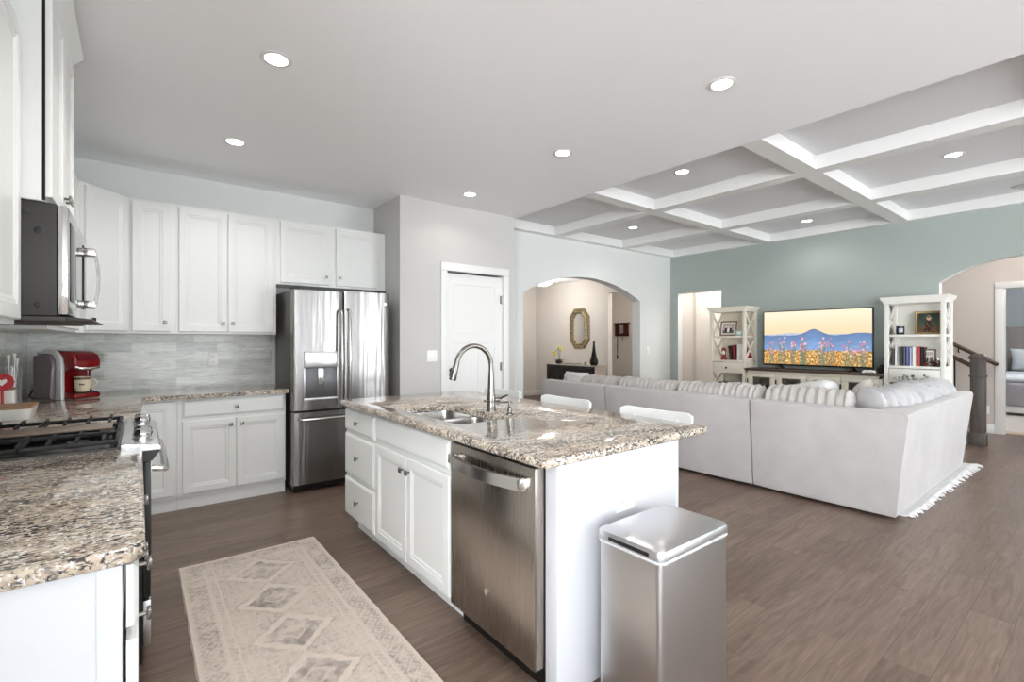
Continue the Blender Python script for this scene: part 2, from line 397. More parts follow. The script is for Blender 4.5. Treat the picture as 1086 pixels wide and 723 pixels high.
base('baseboard_hall', [((8.7, 5.15), (8.7, 8.78)), ((8.58, 3.73), (8.58, 5.15))])
# stair hall and bedroom doorway
XH = 9.57
struct('wall_stair', MB().prism([(-2.6, 0), (.2, 0), (.2, 2.05), (1.04, 2.05), (1.04, 0), (3.0, 0), (3.0, 3.4), (-2.6, 3.4)], 'x', XH, XH + .13), HALLW, smooth=False)
struct('wall_stair_end', MB().box(XT + .13, XH, 3.0, 3.12, 0, 3.4), HALLW)
struct('wall_stair_near', MB().box(XT + .13, XH, -2.7, -2.6, 0, 3.4), HALLW)
struct('ceiling_stair', MB().box(XT + .13, XH + .13, -2.7, 3.12, 3.4, 3.5), CEIL)
mb = MB()
for a, c, z0, z1 in ((1.04, 1.125, 0, 2.05), (.115, .2, 0, 2.05), (.115, 1.125, 2.05, 2.14)): mb.box(XH - .022, XH, a, c, z0, z1, .004)
mb.box(XH, XH + .13, 1.03, 1.04, 0, 2.05).box(XH, XH + .13, .2, .21, 0, 2.05)
struct('trim_bedroom_door', mb, TRIM)
base('baseboard_stair', [((XH, 1.125), (XH, 1.45))])
struct('wall_bedroom', MB().box(15.0, 15.1, -2.5, 3.5, 0, 2.7), BLUEW)
struct('wall_bedroom_side', MB().box(XH + .13, 15.1, 3.5, 3.6, 0, 2.7).box(XH + .13, 15.1, -2.6, -2.5, 0, 2.7), BLUEW)
struct('ceiling_bedroom', MB().box(XH + .13, 15.1, -2.6, 3.6, 2.7, 2.8), CEIL)
# backsplash tile
struct('wall_tile', MB().box(XL, 1.02, YW - .010, YW, .9, 1.40).box(XL, XL + .010, 1.21, YW - .010, .9, 1.40), TILE, 'grey glazed tile backsplash', smooth=False)
# ------------------------------------------------------------------ kitchen cabinets
X, Y, Z3 = (1, 0, 0), (0, 1, 0), (0, 0, 1)
def knob(p, n, parent, m=None):
    """small square knob on a stem; p on the door face, n outward"""
    p, n = Vector(p), Vector(n); mb = MB()
    if abs(n.x) > abs(n.y) * 1.5 or abs(n.y) > abs(n.x) * 1.5:
        ax = 'x' if abs(n.x) > .5 else 'y'; s = n.x if ax == 'x' else n.y
        mb.lathe([(.006, 0), (.005, .017 * s)], tuple(p), 8, ax)
        q = p + n * .016; e = p + n * .026; h = .0135
        if ax == 'x': mb.box(q.x, e.x, p.y - h, p.y + h, p.z - h, p.z + h, .003)
        else: mb.box(p.x - h, p.x + h, q.y, e.y, p.z - h, p.z + h, .003)
    else:
        mb.bar(p, p + n * .018, .01, .01); mb.bar(p + n * .016, p + n * .027, .027, .027)
    return mb.build('knob', m or NICK, parent)
def front(kind, o, u, n, w, h, parent, kp=None, flat=False, name=None):
    f = MB().panel(o, u, n, w, h, flat=flat).build(kind, CAB, parent, angle=25)
    if kp is not None:
        p = Vector(o) + Vector(u) * kp[0] + Vector((0, 0, kp[1])) + Vector(n) * .02; knob(p, n, f)
    return f
n_x, n_y, p_x = (-1, 0, 0), (0, -1, 0), (1, 0, 0)

# --- lower run on the left wall, near the camera
t = thing('base_cabinet', 'white base cabinet with a plain end panel beside the range, nearest the camera', 'cabinet', (-.33, 1.8, 0))
MB().box(XL + .025, -.028, 1.29, 2.405, .10, .863).box(XL + .025, -.10, 1.29, 2.405, 0, .10).build('body', CAB, t)
MB().box(XL + .012, -.026, 1.262, 1.288, 0, .863, .002).box(-.066, -.026, 1.258, 1.2625, 0, .863, .001).build('end_panel', CAB_TONED, t)
for (a, c) in ((1.268, 1.575), (1.585, 2.40)):
    front('drawer', (-.020, a, .728), Y, p_x, c - a, .128, t, ((c - a) / 2, .066), 'slab')
    if c < 1.6: front('door', (-.020, a, .125), Y, p_x, c - a, .575, t, (c - a - .04, .50))
    else:
        w = (c - a) / 2 - .002
        front('door', (-.020, a, .125), Y, p_x, w, .575, t, (w - .04, .50)); front('door', (-.020, a + w + .004, .125), Y, p_x, w, .575, t, (.04, .50))
# --- corner run beyond the range
t = thing('corner_base_cabinet', 'white corner base cabinet with one narrow door, half hidden behind the range', 'cabinet', (-.3, 4.5, 0))
MB().box(XL + .025, -.028, 3.18, YW - .025, .10, .863).box(-.028, .235, 4.51, YW - .025, .10, .863).box(XL + .025, -.10, 3.18, YW - .025, 0, .1).box(-.1, .235, 4.535, YW - .025, 0, .1).build('body', CAB, t)
front('door', (-.015, 4.51, .125), X, n_y, .232, .725, t)
front('door', (-.028, 3.19, .125), Y, p_x, .62, .725, t, (.58, .62)); front('door', (-.028, 3.815, .125), Y, p_x, .62, .725, t, (.04, .62))
t = thing('base_cabinet', 'white base cabinet with one drawer over two doors beside the refrigerator', 'cabinet', (.63, 4.8, 0))
MB().box(.237, 1.012, 4.51, YW - .025, .10, .863).box(.237, 1.012, 4.535, YW - .025, 0, .10).build('body', CAB, t)
front('drawer', (.268, 4.51, .717), X, n_y, .734, .132, t, (.367, .066), 'slab')
front('door', (.268, 4.51, .125), X, n_y, .362, .565, t, (.325, .515)); front('door', (.637, 4.51, .125), X, n_y, .365, .565, t, (.037, .515))

# --- countertops
def slab(mb, poly, z0, z1, b=.010): return mb.prism(poly, 'z', z0, z1, b, 3)
o = slab(MB(), [(XL + .012, 1.24), (-.012, 1.24), (.012, 1.264), (.012, 2.404), (XL + .012, 2.404)], .865, .9).build('countertop', GRAN)
tag(o, 'speckled granite countertop on the near cabinet beside the range, closest to the camera', 'countertop')
o = slab(MB(), [(XL + .012, 3.176), (.012, 3.176), (.012, 4.46), (1.03, 4.46), (1.03, YW - .012), (XL + .012, YW - .012)], .865, .9).build('countertop', GRAN)
tag(o, 'granite countertop turning the corner, carrying the red coffee maker', 'countertop')

# --- upper cabinets
UB, UT = 1.375, 2.44
def upper(label, x0, x1, doors, z0=UB, y0=4.80, yb=YW, kn=None):
    t = thing('wall_cabinet', label, 'cabinet', ((x0 + x1) / 2, 4.95, z0))
    MB().box(x0, x1, y0, yb, z0, UT).build('body', CAB, t)
    for (a, c, side) in doors:
        w = c - a; front('door', (a, y0, z0 + .018), X, n_y, w, UT - z0 - .04, t, (w - .035 if side > 0 else .035, .075))
    return t
upper('single-door white wall cabinet beside the angled corner cabinet', -.055, .243, [(-.040, .205, 1)])
upper('tall double-door white wall cabinet left of the refrigerator', .244, .996, [(.262, .609, 1), (.613, .972, -1)])
t = upper('short double-door white wall cabinet above the refrigerator', .998, 2.048, [(1.03, 1.475, 1), (1.535, 1.965, -1)], 1.84)
t = thing('wall_cabinet', 'angled white corner wall cabinet above the red coffee maker', 'cabinet', (-.4, 4.9, UB))
MB().prism([(XL, YW), (-.057, YW), (-.057, 4.80), (-.325, 4.50), (XL, 4.50)], 'z', UB, UT).build('body', CAB, t)
dv = Vector((-.057 + .325, .30, 0)); L = dv.length; dv.normalize(); nv = Vector((dv.y, -dv.x, 0))
front('door', tuple(Vector((-.325, 4.50, UB + .018)) + dv * .03), dv, nv, L - .06, UT - UB - .04, t, (.035, .075))
def upper_left(label, y0, y1, doors, z0=UB, z1=UT, xf=-.345):
    t = thing('wall_cabinet', label, 'cabinet', (-.5, (y0 + y1) / 2, z0))
    MB().box(XL, xf, y0, y1, z0, z1).build('body', CAB, t)
    for (a, c, side) in doors:
        w = c - a; front('door', (xf, a, z0 + .018), Y, p_x, w, z1 - z0 - .04, t, (w - .035 if side > 0 else .035, .075))
    return t
upper_left('white wall cabinet at the left picture edge, before the microwave', 1.26, 2.405, [(1.28, 1.83, 1), (1.836, 2.385, -1)])
upper_left('white wall cabinet between the microwave and the angled corner cabinet', 3.178, 4.495, [(3.2, 3.83, 1), (3.836, 4.47, -1)])
t = upper_left('tall white cabinet with crown moulding above the microwave', 2.41, 3.172, [(2.412, 2.789, 1), (2.793, 3.170, -1)], 1.825, 2.66, -.268)
MB().box(-.40, -.2665, 2.4085, 2.4105, 1.84, 2.645).box(-.2745, -.2668, 2.407, 2.412, 1.828, 2.65).build('shadow_gap', GAPM, t)
MB().box(XL, -.275, 2.4035, 2.4088, 1.826, 2.66).build('side_panel', CAB, t)
MB().prism([(XL, 2.655), (-.262, 2.655), (-.255, 2.668), (-.225, 2.70), (-.215, 2.71), (-.215, 2.735), (XL, 2.735)], 'y', 2.408, 3.178).build('crown', CAB, t)

# --- microwave
t = thing('microwave', 'dark grey over-range microwave with a bowed chrome handle', 'microwave', (-.42, 2.79, 1.40))
MB().box(XL + .002, -.236, 2.412, 3.168, 1.41, 1.822, .004).build('housing', DARKG, t)
MB().box(-.234, -.206, 2.412, 3.168, 1.415, 1.818, .004).build('door', [SSP], t)
MB().box(-.2065, -.203, 2.47, 2.92, 1.47, 1.77, .001).build('window', BGLASS, t)
MB().box(-.2065, -.203, 3.03, 3.15, 1.47, 1.77, .001).build('control_panel', BGLASS, t)
MB().box(XL + .05, -.212, 2.414, 3.166, 1.390, 1.409, .003).prism([(-.212, 1.395), (-.212, 1.409), (-.14, 1.401), (-.14, 1.396)], 'y', 2.43, 3.15).build('vent_grille', DARKG, t)
hd = MB(); pts = [(-.168 + .014 * math.sin(math.pi * i / 14), 2.965, 1.482 + .25 * i / 14) for i in range(15)]
hd.rings([[(x, y0 - .020, z), (x + .012, y0 - .020, z), (x + .012, y0 + .020, z), (x, y0 + .020, z)] for x, y0, z in pts])
h = hd.build('handle', NICK, t)
for z in (1.486, 1.728): MB().box(-.206, -.156, 2.938, 2.992, z - .018, z + .018, .006).build('bracket', SSH, h)
for (x, z) in ((-.285, 1.72), (-.285, 1.45)): MB().lathe([(.011, 0), (.011, -.003), (.004, -.0045), (.0, -.003)], (x, 2.412, z), 14, 'y').build('screw', BLACK, t)
MB().box(-.335, -.305, 2.4095, 2.4125, 1.775, 1.793, .001).build('latch_plate', DARKG, t)

# --- range
t = thing('range', 'stainless and black gas range with cast-iron grates, set between granite countertops', 'range', (-.3, 2.79, 0))
MB().box(XL + .02, .012, 2.412, 3.168, .03, .872).build('body', BLACK, t)
MB().box(XL + .02, -.055, 2.410, 3.170, .873, .906, .004).build('cooktop', BLACK, t)
MB().prism([(-.055, .872), (-.055, .910), (-.04, .912), (.066, .897), (.072, .890), (.072, .878), (.042, .848), (.0, .845)], 'y', 2.410, 3.170, .002).build('control_panel', [SSC], t)
MB().prism([(.013, .838), (.044, .838), (.070, .876), (.066, .879), (.013, .879)], 'y', 2.4052, 2.4098).build('side_cap', DARKG, t)
for y in (2.545, 2.645, 2.985, 3.085):
    c = Vector((.012, y, .9045)); ax = Vector((.14, 0, 1)).normalized(); kb = MB()
    prof = [(.034, 0), (.034, .006), (.027, .010), (.031, .016), (.032, .034), (.026, .042), (.0, .043)]
    rs = []
    ux = Vector((1, 0, -.14)).normalized(); uy = Vector((0, 1, 0))
    for r, hh in prof: rs.append([tuple(c + ax * hh + ux * max(r, 1e-4) * math.cos(q) + uy * max(r, 1e-4) * math.sin(q)) for q in [2 * math.pi * i / 10 for i in range(10)]])
    kb.rings(rs); kb.build('burner_knob', CHROME, t)
d = MB().box(.0125, .040, 2.418, 3.162, .285, .835, .006).build('oven_door', BLACK, t)
MB().box(.0395, .042, 2.50, 3.08, .36, .68, .001).build('window', BGLASS, d)
hd = MB().tube([(.042, 2.445, .80), (.075, 2.445, .795), (.088, 2.46, .79), (.092, 2.79, .788), (.088, 3.12, .79), (.075, 3.135, .795), (.042, 3.135, .80)], .0135, 12)
hd.build('handle', SSH, d)
MB().box(.0395, .0415, 2.418, 3.162, .685, .832, .001).build('door_trim', SSC, d)
MB().box(.0125, .040, 2.418, 3.162, .09, .275, .006).build('warming_drawer', SSC, t)
for yy in (2.48, 3.10): MB().lathe([(.018, 0), (.018, .03)], (-.08, yy, 0), 10).build('foot', BLACK, t)
for i in range(3):
    y0 = 2.418 + i * .251; y1 = y0 + .246; g = MB(); z0, z1 = .918, .934
    for yy in (y0 + .006, y1 - .006): g.box(-.61, -.068, yy - .006, yy + .006, z0, z1, .003)
    for xx in (-.61, -.34, -.068): g.box(xx - .006, xx + .006, y0, y1, z0, z1, .003)
    if i == 1:
        g.box(-.55, -.13, y0 + .05, y1 - .05, z1 - .006, z1 + .003, .003)
    else:
        for k in range(7):
            xx = -.575 + k * .078
            for (ya, yb2) in ((y0, y0 + .085), (y1 - .085, y1)):
                g.bar((xx, ya + .004, z1 + .002), (xx, yb2, z1 + .006), .010, .014)
    for xx in (-.60, -.08):
        for yy in (y0 + .01, y1 - .01): g.box(xx - .008, xx + .008, yy - .008, yy + .008, .9055, .918)
    g.build('grate', CAST if i != 1 else CAST, t)
for (xx, yy) in ((-.48, 2.54), (-.19, 2.54), (-.48, 3.04), (-.19, 3.04), (-.34, 2.79)):
    MB().lathe([(.05, .9062), (.05, .912), (.036, .914), (.034, .922), (.0, .923)], (xx, yy, 0), 18).build('burner', CAST, t)
o = MB().box(-.60, -.09, 2.70, 2.88, .9375, .944, .003).build('tan_cooktop_center', mat('tan cooktop reflection', '#7d6d5f', .35), t)  # stands for the reflective steel cooktop centre; its reflected tan is coloured in

# --- refrigerator
t = thing('refrigerator', 'stainless french-door refrigerator with a water dispenser and bottom freezer', 'refrigerator', (1.475, 4.7, 0))
MB().box(1.045, 1.905, 4.432, 5.06, .03, 1.765, .006).build('cabinet_shell', mat('dark steel side', '#57524e', .4, .6), t)
def bowed(x0, x1, z0, z1, y=4.352, bow=.016, th=.065, hole=None):
    """door with a gently bowed front"""
    mb = MB(); n = 14; ring = []
    def front_y(x): q = (x - (x0 + x1) / 2) / ((x1 - x0) / 2); return y + bow * q * q - .0
    pts = [(x1, y + th + bow), (x0, y + th + bow)] + [(x0, y + bow + .012), (x0 + .004, y + bow + .003)] + [(x0 + .012 + (x1 - x0 - .024) * i / n, front_y(x0 + .012 + (x1 - x0 - .024) * i / n)) for i in range(n + 1)] + [(x1 - .004, y + bow + .003), (x1, y + bow + .012)]
    mb.prism(pts, 'z', z0, z1); return mb
xm = 1.470
dl = bowed(1.037, xm - .003, .715, 1.758).build('left_door', SSF, t)
dr = bowed(xm + .003, 1.912, .715, 1.782 - .012).build('right_door', SSF, t)
fz = bowed(1.037, 1.912, .075, .697, bow=.012).build('freezer_drawer', SSF, t)
MB().box(1.05, 1.90, 4.40, 4.6, .02, .07).build('kick_grille', BLACK, t)
MB().box(1.05, 1.90, 4.39, 4.44, .69, .72).build('gasket', BLACK, t)
for (xx, s, dd) in ((xm - .035, -1, dl), (xm + .035, 1, dr)):
    MB().tube([(xx, 4.362, 1.60), (xx, 4.318, 1.585), (xx, 4.305, 1.55), (xx, 4.296, 1.15), (xx, 4.305, .80), (xx, 4.318, .765), (xx, 4.362, .75)], .0125, 12, 1.0).build('handle', SSH, dd)
MB().tube([(1.09, 4.37, .640), (1.09, 4.322, .640), (1.11, 4.308, .640), (1.475, 4.302, .640), (1.84, 4.308, .640), (1.86, 4.322, .640), (1.86, 4.37, .640)], .013, 12).build('handle', SSH, fz)
# dispenser: a projecting display above a dark recess with side walls
dp = MB().box(1.125, 1.405, 4.334, 4.36, 1.085, 1.222, .006).build('dispenser', SSC, dl)
MB().box(1.128, 1.402, 4.347, 4.356, .818, 1.084, .003).build('recess', mat('recess grey', '#5f5f61', .35, .5), dl)
MB().box(1.120, 1.410, 4.330, 4.356, .800, .820, .004).box(1.120, 1.130, 4.338, 4.356, .82, 1.085, .002).box(1.400, 1.410, 4.338, 4.356, .82, 1.085, .002).build('dispenser_surround', SSC, dl)
MB().box(1.235, 1.285, 4.325, 4.345, .93, 1.08, .006).build('dispenser_paddle', SSH, dl)
MB().lathe([(.012, 0), (.012, -.002), (.0, -.0025)], (1.862, 4.363, 1.67), 16, 'y').build('round_badge', CHROME, dr)
for xx in (1.07, 1.86): MB().box(xx - .03, xx + .03, 4.40, 4.50, 1.767, 1.795, .004).build('hinge_cover', DARKG, t)
for xx in (1.10, 1.85): MB().lathe([(.02, 0), (.02, .028)], (xx, 4.55, 0), 10).build('foot', BLACK, t)

# --- island
FX = 1.165
t = thing('base_cabinet', 'white three-drawer cabinet at the far end of the island', 'cabinet', (1.5, 3.1, 0))
MB().box(FX, 1.96, 2.848, 3.395, .10, .863).box(FX + .06, 1.96, 2.848, 3.33, 0, .10).build('body', CAB, t)
for (z0, z1) in ((.70, .84), (.396, .678), (.112, .374)): front('drawer', (FX, 3.385, z0), (0, -1, 0), n_x, .525, z1 - z0, t, (.262, (z1 - z0) / 2), 'slab')
t = thing('base_cabinet', 'white sink cabinet with a false drawer front and two doors, left of the dishwasher', 'cabinet', (1.5, 2.4, 0))
mb = MB().box(FX, FX + .02, 1.938, 2.847, .10, .863).box(1.66, 1.96, 1.938, 2.847, .1, .863).box(FX + .02, 1.66, 1.938, 1.958, .1, .863).box(FX + .02, 1.66, 2.827, 2.847, .1, .863).box(FX + .02, 1.66, 1.958, 2.827, .1, .12).box(FX + .06, 1.96, 1.938, 2.847, 0, .10)
mb.build('body', CAB, t)
front('false_drawer_front', (FX, 2.833, .710), (0, -1, 0), n_x, .882, .138, t, None, 'slab')
front('door', (FX, 2.833, .112), (0, -1, 0), n_x, .430, .572, t, (.395, .50)); front('door', (FX, 2.398, .112), (0, -1, 0), n_x, .447, .572, t, (.035, .50))
# dishwasher
t = thing('dishwasher', 'stainless dishwasher with a wide bowed handle in the island', 'dishwasher', (1.5, 1.63, 0))
MB().box(1.194, 1.75, 1.335, 1.93, .09, .855).build('tub', DARKG, t)
d = MB().box(1.146, 1.192, 1.330, 1.932, .10, .848, .004).build('door', SSD, t)
MB().box(1.15, 1.176, 1.345, 1.92, .849, .858, .002).build('control_strip', BLACK, t)
hd = MB(); pts = []
for i in range(21):
    q = i / 20; y = 1.372 + .52 * q; pts.append((1.135 - .045 * math.sin(math.pi * q) ** .8 - .012, y))
hd.rings([[(x - .009, y, .762), (x + .009, y, .762), (x + .009, y, .808), (x - .009, y, .808)] for x, y in pts])
h = hd.build('handle', SSH, d)
for y in (1.385, 1.88): MB().box(1.108, 1.147, y - .014, y + .014, .765, .805, .004).build('handle_mount', SSH, h)
MB().lathe([(.013, 0), (.013, -.002), (.0, -.0025)], (1.1458, 1.64, .27), 16, 'x').build('round_badge', CHROME, d)
MB().box(1.215, 1.24, 1.335, 1.93, .0, .089).build('kick_plate', BLACK, t)
# end panel
t = thing('island_end_panel', 'plain white end panel of the island behind the steel bin', 'panel', (1.57, 1.29, 0))
MB().box(1.195, 1.952, 1.265, 1.327, 0, .863, .002).build('panel', CAB_TONED, t)
MB().box(1.94, 1.962, 1.2635, 1.33, 0, .863, .003).build('edge_trim', CAB_TONED, t)
t = thing('island_back_panel', 'white back panel of the island facing the bar stools', 'panel', (1.98, 2.4, 0))
MB().box(1.964, 1.984, 1.33, 3.395, 0, .863, .002).build('panel', CAB_TONED, t)
def outlet(label, c, w, h, ax, s, hor=False, kind='outlet', m=None):
    """wall plate in plane normal to ax; c centre on the wall; s outward sign"""
    t = thing('wall_' + kind if kind == 'outlet' else 'light_switch', label, kind, c)
    def bx(du0, du1, z0, z1, a, b2, bev=.0):
        q = MB()
        if ax == 'y': q.box(c[0] + du0, c[0] + du1, c[1] + s * a, c[1] + s * b2, c[2] + z0, c[2] + z1, bev)
        else: q.box(c[0] + s * a, c[0] + s * b2, c[1] + du0, c[1] + du1, c[2] + z0, c[2] + z1, bev)
        return q
    bx(-w / 2, w / 2, -h / 2, h / 2, .0005, .006, .002).build('plate', WHITEP, t)
    for k in (-1, 1):
        if kind == 'switch': bx(k * w / 4 - .016, k * w / 4 + .016, -.033, .033, .006, .009, .001).build('rocker', WHITEP, t)
        else:
            du, dz = (k * w * .2, 0) if hor else (0, k * h * .2)
            f = bx(du - .015, du + .015, dz - .016, dz + .016, .006, .008, .001).build('socket', WHITEP, t)
            q = MB()
            for e in (-.006, .006):
                g = bx(du + e - .0012, du + e + .0012, dz - .004, dz + .007, .0075, .0085); g.build('slot', GAPM, f)
    return t
outlet('white double outlet on the island end panel above the steel bin', (1.578, 1.265, .66), .118, .076, 'y', -1, True)
outlet('white outlet on the tile backsplash left of the refrigerator', (.535, YW - .010, 1.15), .075, .118, 'y', -1)
outlet('white double switch on the wall left of the pantry door', (2.41, 4.437, 1.16), .115, .118, 'y', -1, kind='switch')
outlet('white switch plate on the far wall right of the arch', (6.75, YA, 1.16), .075, .118, 'y', -1, kind='switch')

# island countertop with the sink opening
SX0, SX1, SY0, SY1 = 1.262, 1.60, 2.04, 2.735
mb = MB(); o0 = (1.120, 2.205, 1.25, 3.43); i0 = (SX0, SX1, SY0, SY1)
def ro(d, z): return rr(o0[0] + d, o0[1] - d, o0[2] + d, o0[3] - d, .03 - d * .5, z, 5)
def ri(d, z): return rr(i0[0] - d, i0[1] + d, i0[2] - d, i0[3] + d, .05 + d, z, 5)
mb.rings([ro(.008, .865), ro(.002, .868), ro(0, .873), ro(0, .890), ro(.003, .897), ro(.010, .9), ri(.004, .9), ri(0, .896), ri(0, .865)], loop=True)
o = mb.build('island_countertop', GRAN, angle=50)
tag(o, 'large speckled granite island countertop with an undermount sink', 'countertop')
# sink
t = thing('kitchen_sink', 'stainless double-bowl sink set under the island countertop', 'sink', (1.43, 2.39, .7))
def bowl(y0, y1):
    mb = MB(); x0, x1 = SX0 + .0, SX1 - .0
    def q(d, z, r=.05): return rr(x0 + d, x1 - d, y0 + d, y1 - d, r, z, 5)
    mb.rings([q(-.012, .8635, .06), q(.002, .8635), q(.004, .85), q(.010, .70), q(.03, .675, .06), q(.12, .670, .04)], cap0=False)
    return mb
for (y0, y1) in ((SY0, 2.385), (2.41, SY1)):
    b = bowl(y0, y1).build('bowl', SS, t)
    MB().lathe([(.045, .6705), (.045, .674), (.03, .673), (.0, .672)], ((SX0 + SX1) / 2, (y0 + y1) / 2, 0), 20).build('drain', CHROME, b)
MB().box(SX0 + .02, SX1 - .02, 2.382, 2.413, .70, .855, .008).build('divider', SS, t)
# faucet
t = thing('kitchen_faucet', 'tall brushed-nickel gooseneck faucet behind the island sink', 'faucet', (1.655, 2.32, .9))
MB().lathe([(.030, .9005), (.030, .908), (.026, .914), (.025, .96), (.027, .985), (.022, 1.0), (.0175, 1.10), (.015, 1.14)], (1.655, 2.32, 0), 20).build('base', NICK, t)
dirv = Vector((-1, .05, 0)).normalized(); rad = .118; pts = [(1.655, 2.32, 1.10), (1.655, 2.32, 1.15)]
for i in range(1, 25):
    a = math.pi * i / 24 * .93; q = dirv * (rad - rad * math.cos(a)); pts.append((1.655 + q.x, 2.32 + q.y, 1.165 + rad * 1.05 * math.sin(a)))
MB().tube(pts, .0142, 14).build('gooseneck', NICK, t)
e = Vector(pts[-1]); dn = (e - Vector(pts[-2])).normalized()
sp = MB().tube([e - dn * .01, e + dn * .012, e + dn * .03, e + dn * .095, e + dn * .10], [.0150, .0165, .0175, .021, .019], 14).build('spray_head', NICK, t)
MB().bar(e + dn * .04 + dirv * .018, e + dn * .075 + dirv * .023, .012, .008).build('spray_button', BLACK, sp)
lv = MB().lathe([(.016, .0), (.016, .035), (.013, .038), (.0, .039)], (1.675, 2.32, .965), 16, 'x').build('handle_hub', NICK, t)
MB().tube([(1.708, 2.318, .967), (1.73, 2.29, .985), (1.735, 2.262, .995)], [.007, .006, .005], 10).build('lever', NICK, lv)
MB().tube([(1.635, 2.32, .963), (1.605, 2.325, .963)], [.009, .007], 10).build('side_spout', NICK, t)
t = thing('soap_dispenser', 'small nickel soap dispenser with a thin spout right of the faucet', 'dispenser', (1.655, 2.14, .9))
MB().lathe([(.021, .9005), (.021, .908), (.013, .914), (.012, .94), (.007, .945), (.007, .965), (.013, .967), (.013, .977), (.0, .98)], (1.655, 2.14, 0), 16).build('pump', NICK, t)
MB().tube([(1.655, 2.14, .972), (1.60, 2.155, .974), (1.575, 2.162, .965)], [.006, .005, .004], 8).build('spout', NICK, t)

# --- bin
t = thing('trash_can', 'tall brushed-steel step bin with a hinged lid beside the island end panel', 'trash can', (1.528, 1.045, 0), 2)
def rb(w, d, r, z): return [(1.528 + x, 1.045 + y, z) for x, y, z in rr(-w / 2, w / 2, -d / 2, d / 2, r, z, 6)]
MB().rings([rb(.418, .268, .025, .012), rb(.420, .270, .025, .02), rb(.420, .270, .025, .596)]).build('body', SSC, t)
MB().rings([rb(.412, .262, .025, .0), rb(.412, .262, .025, .012)]).build('base_ring', BLACK, t)
MB().rings([rb(.428, .278, .028, .5965), rb(.430, .280, .028, .600), rb(.430, .280, .028, .604), rb(.424, .274, .028, .606)]).build('rim', SILV, t)
MB().rings([rb(.426, .276, .028, .6065), rb(.430, .280, .03, .609), rb(.430, .280, .03, .632), rb(.424, .274, .03, .638), rb(.40, .25, .03, .643), rb(.28, .15, .03, .648), rb(.10, .05, .02, .650)]).build('lid', SSC, t)
MB().box(1.310, 1.3165, .955, 1.125, .612, .626, .003).build('lid_grip', BLACK, t)
MB().box(1.285, 1.32, .99, 1.09, .012, .03, .005).build('pedal', SILV, t)

# --- runner rug
rug = MB(); RX0, RX1, RY0, RY1 = .178, .930, 1.05, 3.345
def rf(u, v):
    x = RX0 + (RX1 - RX0) * u; y = RY0 + (RY1 - RY0) * v
    if v == 1: y += .026 * (1 - 2 * u)
    if u in (0, 1): x += .006 * noise.noise((u * 9, y * 9, 0))
    e = min(u, 1 - u, v, 1 - v) == 0
    return (x, y, .0012 if e else .010 + .0012 * noise.noise((x * 60, y * 60, 0)))
rug.grid(rf, 126, 372)
o = rug.build('runner_rug', vcol('woven rug'), normals=False)
tag(o, 'beige and grey patterned runner rug on the kitchen floor', 'rug')
cA, cB, cC = Vector(lin('#cfc2b6')[:3]), Vector(lin('#8b827d')[:3]), Vector(lin('#ded5ca')[:3])
def rugc(p):
    x = (p.x - RX0) / (RX1 - RX0); y = p.y; w = min(p.x - RX0, RX1 - p.x, RY1 - y, y - RY0)
    n = noise.noise((p.x * 7, y * 7, 3)) * .5 + noise.noise((p.x * 26, y * 26, 1)) * .6; f = noise.noise((p.x * 90, y * 90, 5)); k = 0
    if .012 < w < .018 or .115 < w < .122 or .155 < w < .160: k = -.5
    elif .03 < w < .108:                                    # main border of small motifs
        s = (y if min(p.x - RX0, RX1 - p.x) < min(RY1 - y, y - RY0) else p.x) / .085; q = abs((s % 1) - .5) * 2; b = abs((w - .069) / .039)
        k = .62 if (q + b) % .7 < .40 else .12
    elif .122 < w < .155:
        s = (y + p.x) / .03; k = .35 if (s % 1) < .4 else .05
    elif w >= .16:                                          # chain of stepped diamonds
        wx = .014 * noise.noise((p.x * 22, y * 22, 8)); u = abs(x - .5) * (RX1 - RX0) + wx; c = ((y - RY1 + .50) / .36) % 1; d = abs(c - .5) * .36 + .5 * wx
        st = math.floor((u + d) / .022) * .022
        if st < .03: k = .5
        elif st < .06: k = .15
        elif st < .12: k = .75
        elif st < .16: k = -.5
        elif st < .18: k = .35
        else: k = .1 + (.3 if ((u * 30) % 1 < .3 and (d * 30) % 1 < .4) else 0)
    ms = max(.12, min(1.15, .62 + 1.25 * n)); k = k * ms + .16 * n + .34 * f
    c = cA.lerp(cB, max(0, min(1, k * .95))) if k > 0 else cA.lerp(cC, min(1, -k))
    return (*c, 1)
paintgrid(o, rugc)

# --- things on the corner countertop
t = thing('coffee_maker', 'red single-cup coffee maker with a silver band in the counter corner', 'coffee maker', (-.41, 4.74, .9), -48)
MC = Matrix.Translation((-.41, 4.74, .9)) @ Matrix.Rotation(R(-48), 4, 'Z')
def L(mb): # local builder: coordinates given around the machine's own axes, front along +x
    mb.b.transform(MC); return mb
b = L(MB().prism([(-.14, .002), (.150, .002), (.158, .012), (.158, .03), (.152, .038), (.05, .042), (.045, .20), (.075, .212), (.135, .212), (.155, .23), (.158, .275), (.14, .315), (.09, .338), (.0, .348), (-.10, .343), (-.14, .31)], 'y', -.07, .115, .014, 3)).build('body', REDP, t, angle=40)
L(MB().prism([(.02, .0), (.075, .0), (.072, .24), (.062, .30), (.02, .345), (-.06, .352), (-.14, .335), (-.14, .318), (-.06, .332), (.0, .322), (.028, .285), (.030, .24)], 'y', -.094, -.071, .004)).build('silver_band', SILV, t)
L(MB().prism([(-.145, .006), (.018, .006), (.026, .24), (.022, .283), (-.004, .315), (-.06, .325), (-.145, .312)], 'y', -.118, -.073, .012)).build('water_tank', mat('smoky tank', '#8d8084', .12, trans=.3), t)
L(MB().box(.058, .150, -.055, .10, .0385, .0445, .003)).build('drip_tray', BLACK, t)
L(MB().tube([(.150, -.06, .235), (.166, -.045, .222), (.172, .022, .217), (.166, .09, .222), (.150, .105, .235)], .009, 10)).build('brew_handle', CHROME, b)
